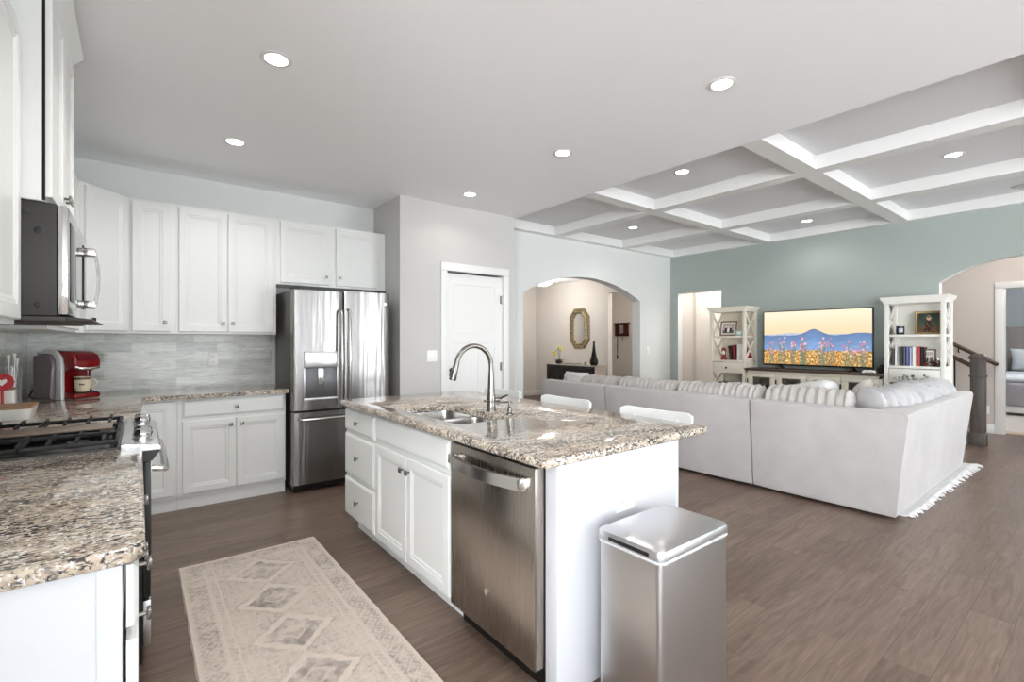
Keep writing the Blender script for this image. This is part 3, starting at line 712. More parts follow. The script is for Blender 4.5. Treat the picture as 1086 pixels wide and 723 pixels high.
L(MB().prism([(.143, .318), (.161, .277), (.1635, .278), (.1455, .319)], 'y', -.045, .09)).build('control_face', mat('dark red gloss', '#5c0a10', .1), b)
MB().tube([(-.50, 4.82, .93), (-.545, 4.80, .908), (-.60, 4.79, .907), (-.615, 4.80, .92), (-.585, 4.85, 1.0), (-.555, 4.93, 1.09), (-.57, 5.09, 1.14)], .005, 8).build('power_cord', BLACK, t)
t = thing('mug', 'cream mug with dark lettering on the red coffee maker', 'mug', tuple(MC @ Vector((.106, .022, .045))))
MUG = mat('cream ceramic', '#d9cdb4', .3)
_c = MC @ Vector((.106, .022, 0)); c = (_c.x, _c.y, 0)
MB().lathe([(.028, .9452), (.039, .951), (.046, .995), (.048, 1.056), (.0455, 1.056), (.043, .995), (.033, .957), (.0, .953)], c, 24).build('cup', MUG, t)
MB().lathe([(.0468, 1.036), (.0482, 1.038), (.0485, 1.050), (.0478, 1.053)], c, 24, cap=False).build('rim_band', mat('mug brown', '#5b4a3c', .4), t)
MB().tube([(c[0] + .044, c[1] - .008, 1.038), (c[0] + .068, c[1] - .012, 1.036), (c[0] + .082, c[1] - .015, 1.008), (c[0] + .066, c[1] - .012, .980), (c[0] + .043, c[1] - .008, .977)], .0055, 8).build('handle', MUG, t)
mb = MB()
for k in range(7):                                          # illegible script line on the mug
    a = -1.85 + k * .085; h2 = (.014, .008, .010, .007, .012, .008, .010)[k]; p = Vector((c[0] + .0462 * math.cos(a), c[1] + .0462 * math.sin(a), .998)); q = Vector((c[0] + .0466 * math.cos(a + .05), c[1] + .0466 * math.sin(a + .05), .998 + h2)); mb.bar(p, q, .0035, .0035)
mb.build('lettering', mat('mug ink', '#3a342c', .5), t)
t = thing('canister', 'square white canister with a wooden lid at the left end of the corner counter', 'canister', (-.617, 4.075, .9))
MB().rings([rr(-.655, -.578, 4.03, 4.12, .012, .9005), rr(-.655, -.578, 4.03, 4.12, .012, 1.028)]).build('box', CERAM, t)
MB().box(-.653, -.580, 4.032, 4.118, 1.0285, 1.040, .003).build('lid', woodm('pale wood', '#8b6a4e', '#a98363', 0), t)
t = thing('baking_dish', 'low white dish with a wooden lid behind the range grates', 'dish', (-.51, 3.72, .9))
MB().rings([rr(-.616, -.462, 3.59, 3.83, .03, .9005), rr(-.628, -.450, 3.575, 3.845, .035, .958)]).build('dish', CERAM, t)
MB().rings([rr(-.629, -.449, 3.574, 3.846, .035, .9585), rr(-.629, -.449, 3.574, 3.846, .035, .968)]).build('lid', woodm('pale wood', '#8b6a4e', '#a98363', 0), t)
t = thing('red_trivet', 'round red disc on a stem before the white canister at the left picture edge', 'trivet', (-.617, 3.93, .9))
RD = mat('red enamel', '#b3202a', .3); TM = Matrix.Translation((-.612, 3.93, 1.082)) @ Matrix.Rotation(R(-6), 4, 'X')
mb = MB(); mb.lathe([(.0, -.005), (.046, -.005), (.050, -.002), (.050, .002), (.046, .005), (.0, .005)], (0, 0, 0), 28, 'y'); mb.b.transform(TM); mb.build('disc', RD, t)
MB().tube([(-.612, 3.935, 1.035), (-.612, 3.935, .906)], .007, 8).lathe([(.0, .9005), (.022, .9005), (.022, .906), (.0, .908)], (-.612, 3.935, 0), 16).build('stem', RD, t)
mb = MB(); hp = [(.0, -.03), (.028, .0), (.03, .016), (.018, .026), (.0, .014), (-.018, .026), (-.03, .016), (-.028, .0)]
mb.prism([(p * .7, q * .7) for p, q in hp], 'y', -.0075, -.0052); mb.b.transform(TM); mb.build('heart_motif', CERAM, t)
t = thing('glass_jar', 'tall clear glass jar of white kitchen tools behind the white canister', 'jar', (-.612, 4.22, .9))
MB().lathe([(.0, .9005), (.038, .9005), (.04, .905), (.04, 1.16), (.038, 1.16), (.037, .908), (.0, .907)], (-.612, 4.22, 0), 24).build('glass', GLASS, t)
for (dx, dy, hh) in ((-.012, .008, .33), (.014, -.010, .31), (.004, .014, .34)):
    MB().tube([(-.612 + dx * .4, 4.22 + dy * .4, .91), (-.612 + dx * 1.5, 4.22 + dy * 1.5, .9 + hh - .06), (-.612 + dx * 1.6, 4.22 + dy * 1.6, .9 + hh)], [.004, .005, .012], 8, .6).build('utensil', WHITEP, t)

# --- bar stools
def make_stool(label, y):
    t = thing('bar_stool', label, 'stool', (2.2, y, 0), 0, 'white bar stools at the island')
    W2 = .22; xs0, xs1 = 2.02, 2.39
    def sf(u, v):
        a = 2 * math.pi * u; rr_ = v
        x = 2.175 + .175 * rr_ * math.copysign(abs(math.cos(a)) ** .6, math.cos(a)); yy = y + .175 * rr_ * math.copysign(abs(math.sin(a)) ** .6, math.sin(a))
        return (x, yy, .655 - .012 * (1 - rr_ ** 2))
    mb = MB(); n = 32
    rs = [[sf(i / n, v) for i in range(n)] for v in (.02, .5, .85, 1)]
    low = [(p[0], p[1], .625) for p in rs[-1]]; low2 = [(2.175 + (p[0] - 2.175) * .1, y + (p[1] - y) * .1, .622) for p in rs[-1]]
    mb.rings(rs + [low, low2]).build('seat', TRIM, t)
    for sx, sy in ((-1, -1), (-1, 1)): MB().tube([(2.175 + sx * .12, y + sy * .13, .63), (2.175 + sx * .15, y + sy * .155, .002)], [.019, .014], 10).build('leg', TRIM, t)
    for sy in (-1, 1): MB().tube([(2.325, y + sy * .155, .002), (2.325, y + sy * .135, .63), (2.375, y + sy * .14, .75), (2.444, y + sy * .15, .885)], [.015, .019, .016, .012], 10).build('back_leg', TRIM, t)
    for z, fx in ((.22, -1), (.30, 1)): MB().tube([(2.175 + fx * .144, y - .147, z), (2.175 + fx * .144, y + .147, z)], .011, 8).build('stretcher', TRIM, t)
    for sy in (-1, 1): MB().tube([(2.035, y + sy * .145, .26), (2.325, y + sy * .148, .26)], .011, 8).build('stretcher', TRIM, t)
    mb = MB(); rs = []
    for i in range(17):
        q = i / 16 * 2 - 1; xx = 2.408 + .035 * (1 - q * q); yy = y + q * .247; top = .919 - .013 * (1 - q * q) - .020 * abs(q) ** 14; bot = .824 + .012 * q * q + .014 * abs(q) ** 14
        rs.append([(xx - .009, yy, bot + .004), (xx + .009, yy, bot), (xx + .015, yy, top - .01), (xx + .012, yy, top), (xx - .004, yy, top), (xx - .007, yy, top - .01)])
    mb.rings(rs).build('top_rail', TRIM, t)
    MB().tube([(2.362, y - .14, .775), (2.372, y, .775), (2.362, y + .14, .775)], .011, 8).build('back_rail', TRIM, t)
    return t
make_stool('white bar stool at the near end of the island, closest to the dishwasher end', 1.715)
make_stool('middle white bar stool behind the island countertop', 2.47)
make_stool('white bar stool at the far end of the island near the faucet, barely showing', 3.225)
# ------------------------------------------------------------------ recessed lights
def downlight(label, x, y, z, power, grp):
    t = thing('recessed_light', label, 'ceiling light', (x, y, z), 0, 'recessed ceiling lights')
    MB().lathe([(.052, z - .0005), (.074, z - .0005), (.076, z - .003), (.072, z - .005), (.056, z - .005), (.052, z - .002)], (x, y, 0), 28, cap=False).build('trim_ring', TRIM, t)
    MB().lathe([(.0, z - .0015), (0.054, z - .0015), (0.054, z - .0045), (.0, z - .0058)], (x, y, 0), 28).build('lens', EMIT, t)
    b = bulb_or_fill((0, 0, -.03), power, parent=t); return t
for lab, x, y, q in (('recessed ceiling light nearest the camera above the runner rug', .56, 2.69, 1.9), ('recessed ceiling light above the back base cabinets', .555, 3.99, 1.5), ('recessed ceiling light in front of the pantry door', 2.588, 3.99, .45), ('recessed ceiling light above the far half of the island', 2.584, 2.67, .9), ('recessed ceiling light above the range side of the runner rug', .56, 1.40, 1.9), ('large bright recessed ceiling light above the near end of the island', 2.60, 1.40, .9)):
    downlight(lab, x, y, H, LAMP_W * q, None)
for lab, x, y in (('recessed light in the coffer nearest the kitchen ceiling, above the stools', 3.97, 2.52), ('recessed light in the far coffer above the arch end of the sofa', 5.39, 4.18), ('recessed light in the coffer by the television wall', 6.886, 2.55), ('recessed light in the coffer at the right, above the sofa corner', 5.41, .885)):
    downlight(lab, x, y, HC, LAMP_W * .7, None)
t = thing('ceiling_vent', 'small round vent in the coffer at the right picture edge', 'vent', (7.05, .62, HC))
MB().lathe([(.0, HC - .0005), (.095, HC - .0005), (.095, HC - .006), (.075, HC - .014), (.07, HC - .010), (.0, HC - .010)], (7.05, .62, 0), 24).build('cover', mat('vent grey', '#b9b8b5', .5), t)

# ------------------------------------------------------------------ sectional sofa
SOFA = fabric('pale grey velour', '#a9a5a4', '#c6c2c1', 55, .85, .15)
SEAM = mat('seam shadow', '#7e7a79', .9)
t = thing('sectional_sofa', 'large L-shaped pale grey upholstered sectional sofa with its back to the kitchen', 'sofa', (5.0, 2.6, 0))
def backsec(fl, x_in, name='back_panel'):
    """upholstered back section: fl = list of profile rings"""
    mb = MB(); mb.rings(fl); return mb.build(name, SOFA, t, angle=40)
def prof(o0, flare, thick, hh):      # (outward offset, z) outline of the back, outward negative
    return [(thick, .03), (thick, hh - .16), (thick - .06, hh - .04), (thick - .11, hh - .004), (-flare + .035, hh), (-flare + .01, hh - .008), (-flare, hh - .03), (-flare * .45, .38), (-.004, .055), (.006, .03)]
XS, YS, HS = 4.335, 1.02, .795
def main_ring(y, bul=0, yflare=0):   # ring in the x-z plane at y, the corner end leans outward
    return [(XS + a - bul, y - yflare * max(0, (z - .06) / .73), z) for a, z in prof(0, .065, .24, HS)]
def sect(ya, yb, n=10, cornerflare=0):
    rs = []
    for i in range(n + 1):
        q = i / n; e = min(q, 1 - q); b = -.014 if e == 0 else (-.003 if e < .11 else .004)
        y = ya + (yb - ya) * (q if 0 < i < n else q); 
        rs.append(main_ring(y + (.004 if i == 0 else -.004 if i == n else 0), b, cornerflare * (1 - q) ** 3))
    return rs
backsec(sect(3.735, 4.86), 0); backsec(sect(2.055, 3.725), 0)
# the corner section: mitred where both backs meet
def ret_ring(x, bul=0):
    return [(x, YS + a - bul, z) for a, z in prof(0, .085, .24, HS + .01)]
p1, p2 = prof(0, .065, .24, HS), prof(0, .085, .24, HS + .01)
mitre = [(XS + a, YS + b, (z + z2) / 2) for (a, z), (b, z2) in zip(p1, p2)]
rs = [main_ring(2.045, -.014), main_ring(1.93, -.003), main_ring(1.6, .004), main_ring(1.35, .002), mitre, ret_ring(4.65, .002), ret_ring(5.0, .004), ret_ring(5.36, -.002), ret_ring(5.42, -.014)]
backsec(rs, 0)
rs = [ret_ring(5.43, -.014), ret_ring(5.50, -.003), ret_ring(6.0, .004), ret_ring(6.58, 0), ret_ring(6.68, -.006), ret_ring(6.70, -.02)]
backsec(rs, 0)
MB().box(XS + .235, 5.28, YS + .235, 4.84, .07, .33, .02).box(5.27, 6.68, YS + .235, 1.96, .07, .33, .02).build('seat_base', SOFA, t)
def cushion(x0, x1, y0, y1, z0, z1, name, m=SOFA, par=t, r=.05):
    mb = MB(); cx, cy = (x0 + x1) / 2, (y0 + y1) / 2
    L = []
    for d, z in ((.05, z0), (.012, z0 + .02), (0, z0 + .06), (0, z1 - .06), (.012, z1 - .025), (.05, z1 - .004), (.16, z1 + .012)): L.append(rr(x0 + d, x1 - d, y0 + d, y1 - d, r, z, 4))
    return mb.rings(L).build(name, m, par)
for (a, c) in ((1.30, 2.05), (2.06, 3.73), (3.74, 4.62)): cushion(4.60, 5.30, a, c, .335, .49, 'seat_cushion')
cushion(5.31, 6.0, 1.28, 1.97, .335, .49, 'seat_cushion'); cushion(6.01, 6.68, 1.28, 1.97, .335, .49, 'seat_cushion')
MB().box(XS + .24, 5.28, 4.63, 4.85, .07, .62, .05, 4).build('arm', SOFA, t)
for (a, c) in ((1.36, 2.04), (2.08, 2.88), (2.90, 3.70), (3.76, 4.60)): cushion(4.545, 4.74, a, c, .50, .665, 'back_cushion')
for (a, c) in ((4.80, 5.42), (5.46, 6.04), (6.06, 6.64)): cushion(a, c, 1.235, 1.43, .50, .665, 'back_cushion')
for (x, y) in ((4.45, 1.12), (6.58, 1.12), (4.45, 4.75), (5.2, 4.75), (6.58, 1.88), (4.45, 2.6)): MB().lathe([(.025, .0125), (.03, .05)], (x, y, 0), 10).build('leg', BLACK, t)
# ribbed faux-fur throws over the back cushions
FUR = fabric('ribbed faux fur', '#b0aba7', '#c6c2be', 110, 1, .8); FURW = fabric('white fleece', '#d8d7d7', '#e6e5e5', 120, 1, .6); FURC = fabric('cream fur', '#cfc8be', '#dbd5cc', 120, 1, .5)
FURG = fabric('grey white fur', '#a3a1a3', '#c8c7c7', 60, 1, .9)
def ribbed(label, pts, rx, top, bot, pitch=.056, m=FUR, amp=.028, seed=0, fall=None, rough=.012, name='fur_throw', cat='throw'):
    """throw rolled over a run of cushions: pts path in plan, cross-section an arch"""
    P = [Vector((*p, 0)) for p in pts]; Ls = [0]
    for a, c in zip(P, P[1:]): Ls.append(Ls[-1] + (c - a).length)
    T = Ls[-1]; nu = max(12, int(T / pitch * 10)); nv = 21
    def at(s):
        for i in range(len(P) - 1):
            if s <= Ls[i + 1] + 1e-6 or i == len(P) - 2:
                q = (s - Ls[i]) / (Ls[i + 1] - Ls[i]); d = (P[i + 1] - P[i]).normalized()
                if len(P) > 2:
                    d0 = (P[i] - P[i - 1]).normalized() if i > 0 else d; d1 = (P[i + 2] - P[i + 1]).normalized() if i < len(P) - 2 else d
                    d = (d0 * (1 - q) / 2 + d / 1 + d1 * q / 2).normalized()
                return P[i].lerp(P[i + 1], q), d
    mb = MB(); rs = []
    for i in range(nu + 1):
        s = T * i / nu; p, d = at(s); nrm = Vector((d.y, -d.x, 0))
        ph = s / pitch + .18 * noise.noise((s * 3, seed, 0)); rib = abs(math.sin(math.pi * ph)) ** .6 * (1 + .35 * noise.noise((math.floor(ph) * 1.7, seed, 2)))
        e = min(1, (min(s, T - s) + .008) / .045) ** .5
        ring = []
        tp = top + .018 * noise.noise((s * 2.1, seed, 4)) 
        for j in range(nv):
            a = math.pi * j / (nv - 1); r = rib * amp - amp * .5
            rn = rough * noise.noise((s * 13, j * .45, seed + 9)) + rough * .6 * noise.noise((s * 34, j * 1.1, seed + 3))
            w = (rx + r + rn) * (.35 + .65 * e); hgt = (tp - bot + r + rn) * (.55 + .45 * e)
            q = p + nrm * (-w * math.copysign(abs(math.cos(a)) ** .75, math.cos(a)))
            z = bot + hgt * math.sin(a) ** .8 if 0 < j < nv - 1 else bot - (.0 if j == 0 else .0)
            ring.append((q.x, q.y, z))
        rs.append(ring)
    mb.rings(rs, closed=True)
    o = mb.build(name, m, angle=180); tag(o, label, cat, 'fur throws along the sofa back'); return o
XR = 4.60
ribbed('longest ribbed pale fur throw, just left of the sofa seam behind the near stool', [(XR, 2.06), (XR, 2.92)], .15, .885, .70, seed=1)
ribbed('ribbed pale fur throw on the sofa back below the wall left of the doorway', [(XR, 2.95), (XR - .01, 3.70)], .15, .875, .70, seed=2)
ribbed('ribbed pale fur throw on the sofa back in front of the arch', [(XR, 3.74), (XR, 4.32)], .15, .865, .70, seed=3)
ribbed('ribbed grey fur throw across the sofa back in front of the media console', [(XR + .02, 2.03), (XR + .02, 1.62), (XR + .05, 1.37)], .16, .90, .69, .068, FUR, .032, seed=4)
ribbed('grey and white fur throw bunched in the sofa corner', [(XR + .09, 1.32), (4.86, 1.215), (5.20, 1.20)], .16, .91, .69, .085, FURG, .036, seed=5, rough=.02)
ribbed('pale fur throw with loose folds over the right sofa back', [(5.22, 1.20), (5.9, 1.205)], .17, .92, .69, .13, FURG, .034, seed=6, rough=.034)
ribbed('rounded white fur throw at the far right end of the sofa', [(5.92, 1.205), (6.62, 1.21)], .18, .92, .68, .33, FURG, .02, seed=7, rough=.016)
def pillow(name, label, cat, c, size, rot, m, seed=0, amp=.012):
    mb = MB(); w, h, d = size
    def f(s):
        def g(u, v):
            a, b = u * 2 - 1, v * 2 - 1; k = max(0, (1 - abs(a) ** 2.6)) ** .5 * max(0, (1 - abs(b) ** 2.6)) ** .5
            pinch = 1 - .07 * (abs(a) ** 3) * (1 - abs(b)) - .07 * (abs(b) ** 3) * (1 - abs(a))
            n = amp * noise.noise((a * 3 + seed, b * 3, s)) * k
            return (a * w / 2 * pinch, s * (d / 2 * k + n), b * h / 2 * pinch)
        return g
    mb.grid(f(1), 18, 18); mb.grid(f(-1), 18, 18); bmesh.ops.remove_doubles(mb.b, verts=mb.b.verts, dist=.0015)
    mb.b.transform(Matrix.Translation(c) @ Matrix.Rotation(R(rot[2]), 4, 'Z') @ Matrix.Rotation(R(rot[0]), 4, 'X') @ Matrix.Rotation(R(rot[1]), 4, 'Y'))
    return tag(mb.build(name, m, angle=180), label, cat)
pillow('fluffy_pillow', 'fluffy white pillow at the far left end of the sofa back', 'pillow', (4.62, 4.52, .80), (.44, .20, .19), (12, 0, 88), FURW, 2, .03)
# folded white blanket standing on the sofa seat
mb = MB()
def bl(u, v):
    a = 2 * math.pi * u; y = 1.62 + .62 * v; k = .040 + .012 * noise.noise((v * 5, math.cos(a) * 1.5, math.sin(a) * 1.5)); e = min(1, min(v, 1 - v) / .06 + .25)
    return (5.0 + math.cos(a) * (.13 + k) * e + .10 * v, y, .86 - .11 * (v) + math.sin(a) * (.055 + k) * e + .015 * math.sin(v * 5))
mb.grid(bl, 28, 26, True); o = mb.build('folded_blanket', FURW, angle=180); tag(o, 'thick white folded blanket lying over the sofa cushions below the television', 'blanket')
pillow('beige_pillow', 'beige pillow on the sofa below the right bookshelf', 'pillow', (5.55, 1.60, .72), (.52, .46, .17), (20, 0, 10), FURC, 6)
# rug under the sofa with a fringed edge
mb = MB().box(4.52, 6.97, 1.0, 4.7, .001, .012, .003); o = mb.build('area_rug', FURW)
tag(o, 'white shaggy area rug whose fringe shows along the right foot of the sofa', 'rug')
mb = MB(); random.seed(3)
for i in range(150):
    x = 4.53 + 2.43 * i / 150; l = random.uniform(.03, .085) * (.7 + .6 * (i / 150)); dx = random.uniform(-.02, .02)
    mb.tube([(x, 1.004, .010), (x + dx * .5, .998 - l * .5, .012 + random.uniform(0, .008)), (x + dx, .998 - l, .007)], [.010, .011, .005], 6, .7)
mb.build('fringe', FURW, o)

# ------------------------------------------------------------------ television wall
CREAM = fabric('distressed cream paint', '#e6e0d3', '#d6cdbb', 20, .55, .05); WHTF = fabric('distressed white paint', '#e9e8e2', '#dddbd2', 20, .5, .05)
DKW = woodm('dark walnut', '#3d322c', '#5a4b42', 1, .4)
def bookshelf(label, y0, m, name='bookshelf'):
    """open shelf unit with crossed side rails; front faces -x"""
    t = thing(name, label, 'bookshelf', (7.19, y0 + .275, 0)); x0, x1 = 7.0, 7.385; y1 = y0 + .55; p = .042
    for xx in (x0, x1 - p):
        for yy in (y0, y1 - p): MB().box(xx, xx + p, yy, yy + p, 0, 1.75, .003).build('post', m, t)
    MB().prism([(y0 - .0, 1.75), (y1 + .0, 1.75), (y1 + .004, 1.775), (y1 + .028, 1.80), (y1 + .035, 1.83), (y0 - .035, 1.83), (y0 - .028, 1.80), (y0 - .004, 1.775)], 'x', x0 - .03, x1).build('cornice', m, t)
    MB().box(x1 - .016, x1 - .004, y0 + p, y1 - p, .10, 1.75).build('back_panel', m, t)
    for z in (1.39, 1.025, .62, .10): MB().box(x0 + .004, x1 - .004, y0 + .006, y1 - .006, z - .028, z, .003).build('shelf', m, t)
    MB().box(x0 + p, x1 - p, y0 + .004, y1 - .004, .83, .845).box(x0 + .03, x1 - .02, y0 + .008, y0 + .02, .83, .998).box(x0 + .03, x1 - .02, y1 - .02, y1 - .008, .83, .998).build('drawer_case', m, t)
    d = MB().panel((x0 + .012, y1 - p - .004, .835), (0, -1, 0), (-1, 0, 0), .55 - 2 * p - .008, .155, t=.016, flat=True).build('drawer', m, t)
    MB().lathe([(.006, 0), (.006, -.012), (.015, -.016), (.015, -.024), (.0, -.028)], (x0 - .004, y0 + .275, .912), 14, 'x').build('knob', BLACK, d)
    for yy in (y0 + p / 2, y1 - p / 2):
        for z0, z1 in ((1.39, 1.75), (1.025, 1.362), (.62, .83), (.10, .592)):
            for a, c in ((z0, z1), (z1, z0)): MB().bar((x0 + p - .005, yy, a), (x1 - p + .005, yy, c), .020, .026, (0, 0, 1)).build('cross_brace', m, t)
    return t
bookshelf('cream bookshelf with crossed side rails left of the television', 3.415, CREAM)
bookshelf('white bookshelf with crossed side rails right of the television', 1.210, WHTF)
# media console
t = thing('media_console', 'cream media console with a dark wood top and glass doors under the television', 'cabinet', (7.17, 2.58, 0)); y0, y1 = 1.78, 3.395
MB().box(6.95, 7.395, y0 - .012, y1 + .012, .890, .922, .004).build('top', DKW, t)
mb = MB().box(7.0, 7.385, y0, y0 + .02, .06, .89).box(7.0, 7.385, y1 - .02, y1, .06, .89).box(7.365, 7.385, y0, y1, .06, .89).box(7.0, 7.385, y0, y1, .06, .08).box(7.0, 7.385, y0, y1, .872, .889)
wd = (y1 - y0 - .05) / 4
mb.box(6.985, 7.01, y0, y0 + .025, 0, .889).box(6.985, 7.01, y1 - .025, y1, 0, .889).box(6.985, 7.005, y0, y1, .855, .889).box(6.985, 7.005, y0, y1, .0, .09)
for k in (1, 2, 3): mb.box(6.99, 7.385, y0 + .025 + wd * k - .008, y0 + .025 + wd * k + .008, .08, .872)
mb.box(7.01, 7.365, y0 + .02, y1 - .02, .47, .485); mb.build('case', CREAM, t)
for k in range(4):
    a = y0 + .025 + wd * k + .004; c = a + wd - .008; d = MB(); f = .075
    d.box(6.972, 6.988, a, c, .095, .17, .003).box(6.972, 6.988, a, c, .80, .852, .003).box(6.972, 6.988, a, a + f, .17, .80, .003).box(6.972, 6.988, c - f, c, .17, .80, .003)
    d = d.build('door', CREAM, t); MB().box(6.979, 6.982, a + f, c - f, .17, .80).build('pane', GLASS, d)
    yk = c - .03 if k in (0, 2) and k != 2 else (a + .03 if k in (1,) else (c - .03 if k == 2 else a + .03))
    yk = {0: c - .03, 1: c - .03, 2: a + .03, 3: a + .03}[k]
    MB().lathe([(.005, 0), (.005, -.012), (.013, -.016), (.013, -.024), (.0, -.027)], (6.972, yk, .66), 12, 'x').build('knob', BLACK, d)
    yh = {0: a, 1: a, 2: c, 3: c}[k]
    for z in (.22, .74): MB().box(6.968, 6.974, yh - .008, yh + .008, z - .03, z + .03).build('hinge', BLACK, d)
    random.seed(k + 5)
    for zz in (.486, .081):
        yy = a + .05; j = 0
        while yy < c - .08:
            w = random.uniform(.025, .06); hh = random.uniform(.14, .24)
            bm_ = MB().box(7.10, 7.25, yy, yy + w, zz, zz + hh, .002).build('storage_box', mat('box %d' % (j % 4), ('#77706a', '#a39c93', '#4d4a49', '#8a7e70')[j % 4], .6))
            tag(bm_, 'box or book behind the %s glass door of the media console' % ('rightmost', 'second from right', 'second from left', 'leftmost')[k], 'box', 'boxes in the media console')
            yy += w + .006; j += 1
# television
t = thing('television', 'large flat-screen television showing a wildflower field and blue mountains', 'television', (7.2, 2.577, .922))
TY0, TY1, TZ0, TZ1 = 1.915, 3.238, .970, 1.738
MB().box(7.185, 7.225, TY0, TY1, TZ0, TZ1, .004).box(7.222, 7.26, TY0 + .25, TY1 - .25, TZ0 + .04, TZ0 + .42, .01).build('frame', BLACK, t)
for yy in (TY0 + .22, TY1 - .22): MB().bar((7.205, yy, .972), (7.09, yy, .9305), .03, .014).bar((7.205, yy, .972), (7.31, yy, .9305), .03, .014).build('foot', BLACK, t)
sc = MB(); nu, nv = 300, 170; SY0_, SY1_, SZ0_, SZ1_ = TY0 + .012, TY1 - .012, TZ0 + .02, TZ1 - .012
sc.grid(lambda u, v: (7.1845, SY1_ + (SY0_ - SY1_) * u, SZ0_ + (SZ1_ - SZ0_) * v), nu, nv)
o = sc.build('screen', vcol('screen picture', .2, 1.0), t, smooth=False, normals=False)
random.seed(11)
FL = [(random.choice((.08, .17, .21, .30, .385, .41, .39, .55, .61, .58, .67, .78, .82, .86, .92, .95)) + random.uniform(-.02, .02), random.uniform(.20, .42) if i % 4 else random.uniform(.3, .5), random.uniform(.006, .016)) for i in range(150)]
FL = [(x, y - (.05 if x > .7 else 0), r) for x, y, r in FL]
def tv(co):
    y = co.y + 2.577; z = co.z + .922
    u = (SY1_ - y) / (SY1_ - SY0_); v = (z - SZ0_) / (SZ1_ - SZ0_)
    L_ = lambda h: Vector(lin(h)[:3])
    sky = L_('#f3d3a8').lerp(L_('#f8e8cc'), max(0, min(1, (v - .55) / .4)))
    ridge = .545 + .02 * noise.noise((u * 4, 0, 2)) + .115 * math.exp(-((u - .50) / .10) ** 2) + .035 * math.exp(-((u - .93) / .12) ** 2) + .01 * noise.noise((u * 17, 1, 0))
    far = .565 + .03 * math.exp(-((u - .28) / .1) ** 2)
    c = sky
    if v < far: c = L_('#b9c3d6')
    if v < ridge:
        q = max(0, min(1, (ridge - v) / .32)); c = L_('#6781ab').lerp(L_('#85a4d3'), q); c = c * (1 + .12 * noise.noise((u * 14, v * 22, 0)))
    gl = .265 + .04 * noise.noise((u * 9, 3, 0)) + .025 * noise.noise((u * 60, 0, 1))
    if v < gl:
        n = noise.noise((u * 70, v * 26, 0)) * .5 + noise.noise((u * 150, v * 70, 2)) * .5
        n *= 1.5; c = L_('#c9903f').lerp(L_('#fbe3b0'), min(1, n * 1.9)) if n > 0 else L_('#c9903f').lerp(L_('#7a4f22'), min(1, -n * 2.0))
    for fx, fy, fr in FL:
        if abs(u - fx + .006 * math.sin(v * 20 + fx * 40)) < .0022 and v < fy: c = c.lerp(L_('#6f7f6a'), .75)
        d = math.hypot((u - fx) * 1.72, v - fy)
        if d < fr * 1.35: c = c.lerp(L_('#d98a9c') if (fx * 97) % 1 < .6 else L_('#eac0c4'), .85)
    return (*c, 1)
paintgrid(o, tv)
# small things on the console
def gadget(label, m, y, x=7.12, name='game_controller'):
    t = thing(name, label, 'controller', (x, y, .922))
    MB().box(x - .04, x + .04, y - .05, y + .05, .9225, .955, .014, 4).build('body', m, t)
    for s in (-1, 1): MB().tube([(x - .01, y + s * .045, .938), (x - .06, y + s * .06, .933), (x - .075, y + s * .06, .931)], [.019, .017, .010], 10).build('grip', m, t)
    for s in (-1, 1): MB().lathe([(.009, .955), (.007, .966), (.010, .968), (.0, .97)], (x - .005, y + s * .028, 0), 10).build('thumb_stick', BLACK, t)
gadget('white game controller on the console right of the television', WHITEP, 1.925)
t = thing('headset', 'black headset lying on the console beside the right bookshelf', 'headset', (7.13, 1.80, .922))
for s in (-1, 1): MB().lathe([(.0, -.018), (.034, -.018), (.04, -.008), (.04, .008), (.034, .018), (.0, .018)], (7.13 + s * .065, 1.815 - .0, .963), 16, 'x').build('ear_cup', BLACK, t)
MB().tube([(7.13 + .085 * math.cos(R(a)), 1.815, .963 + .055 * math.sin(R(a)) + .005) for a in range(10, 171, 10)], .008, 8).build('headband', BLACK, t)

# items on the right bookshelf
SX = 7.14
def book(label, y, w, h, c, x=7.06, z=1.0252, tilt=0, dpt=.15, grp='books on the right bookshelf'):
    t = thing('book', label, 'book', (x + dpt / 2, y, z), 0, grp); q = .003
    A = [MB().box(x, x + dpt, y - w / 2, y - w / 2 + q, z, z + h).box(x, x + dpt, y + w / 2 - q, y + w / 2, z, z + h).box(x, x + q, y - w / 2, y + w / 2, z, z + h), MB().box(x + q, x + dpt - .004, y - w / 2 + q, y + w / 2 - q, z + .003, z + h - .003)]
    for mb, nm, m in ((A[0], 'cover', mat('cover ' + c, c, .5)), (A[1], 'pages', CERAM)):
        if tilt: mb.b.transform(Matrix.Translation((x, y, z)) @ Matrix.Rotation(R(tilt), 4, 'X') @ Matrix.Translation((-x, -y, -z + w / 2 * abs(math.sin(R(tilt))))))
        mb.build(nm, m, t)
    return t
yb_ = 1.700
for label, w, h, c in (('dark grey book, leftmost on the right bookshelf', .026, .20, '#504e4c'), ('white book left of the dark books on the right bookshelf', .026, .222, '#e8e6e2'), ('thin pale grey book on the right bookshelf', .014, .215, '#c9c7c6'), ('charcoal book on the right bookshelf', .034, .222, '#45464a'), ('slate grey book on the right bookshelf', .022, .218, '#686a70'), ('violet blue book on the right bookshelf', .028, .222, '#6a6fa8'), ('pale lavender book on the right bookshelf', .022, .215, '#b9bdd8'), ('wide white book in the middle of the right bookshelf', .038, .222, '#eceae8'), ('bright red book on the right bookshelf', .034, .225, '#c2474a'), ('black book right of the red one on the right bookshelf', .030, .218, '#25201f')):
    book(label, yb_ - w / 2, w, h, c); yb_ -= w + .0025
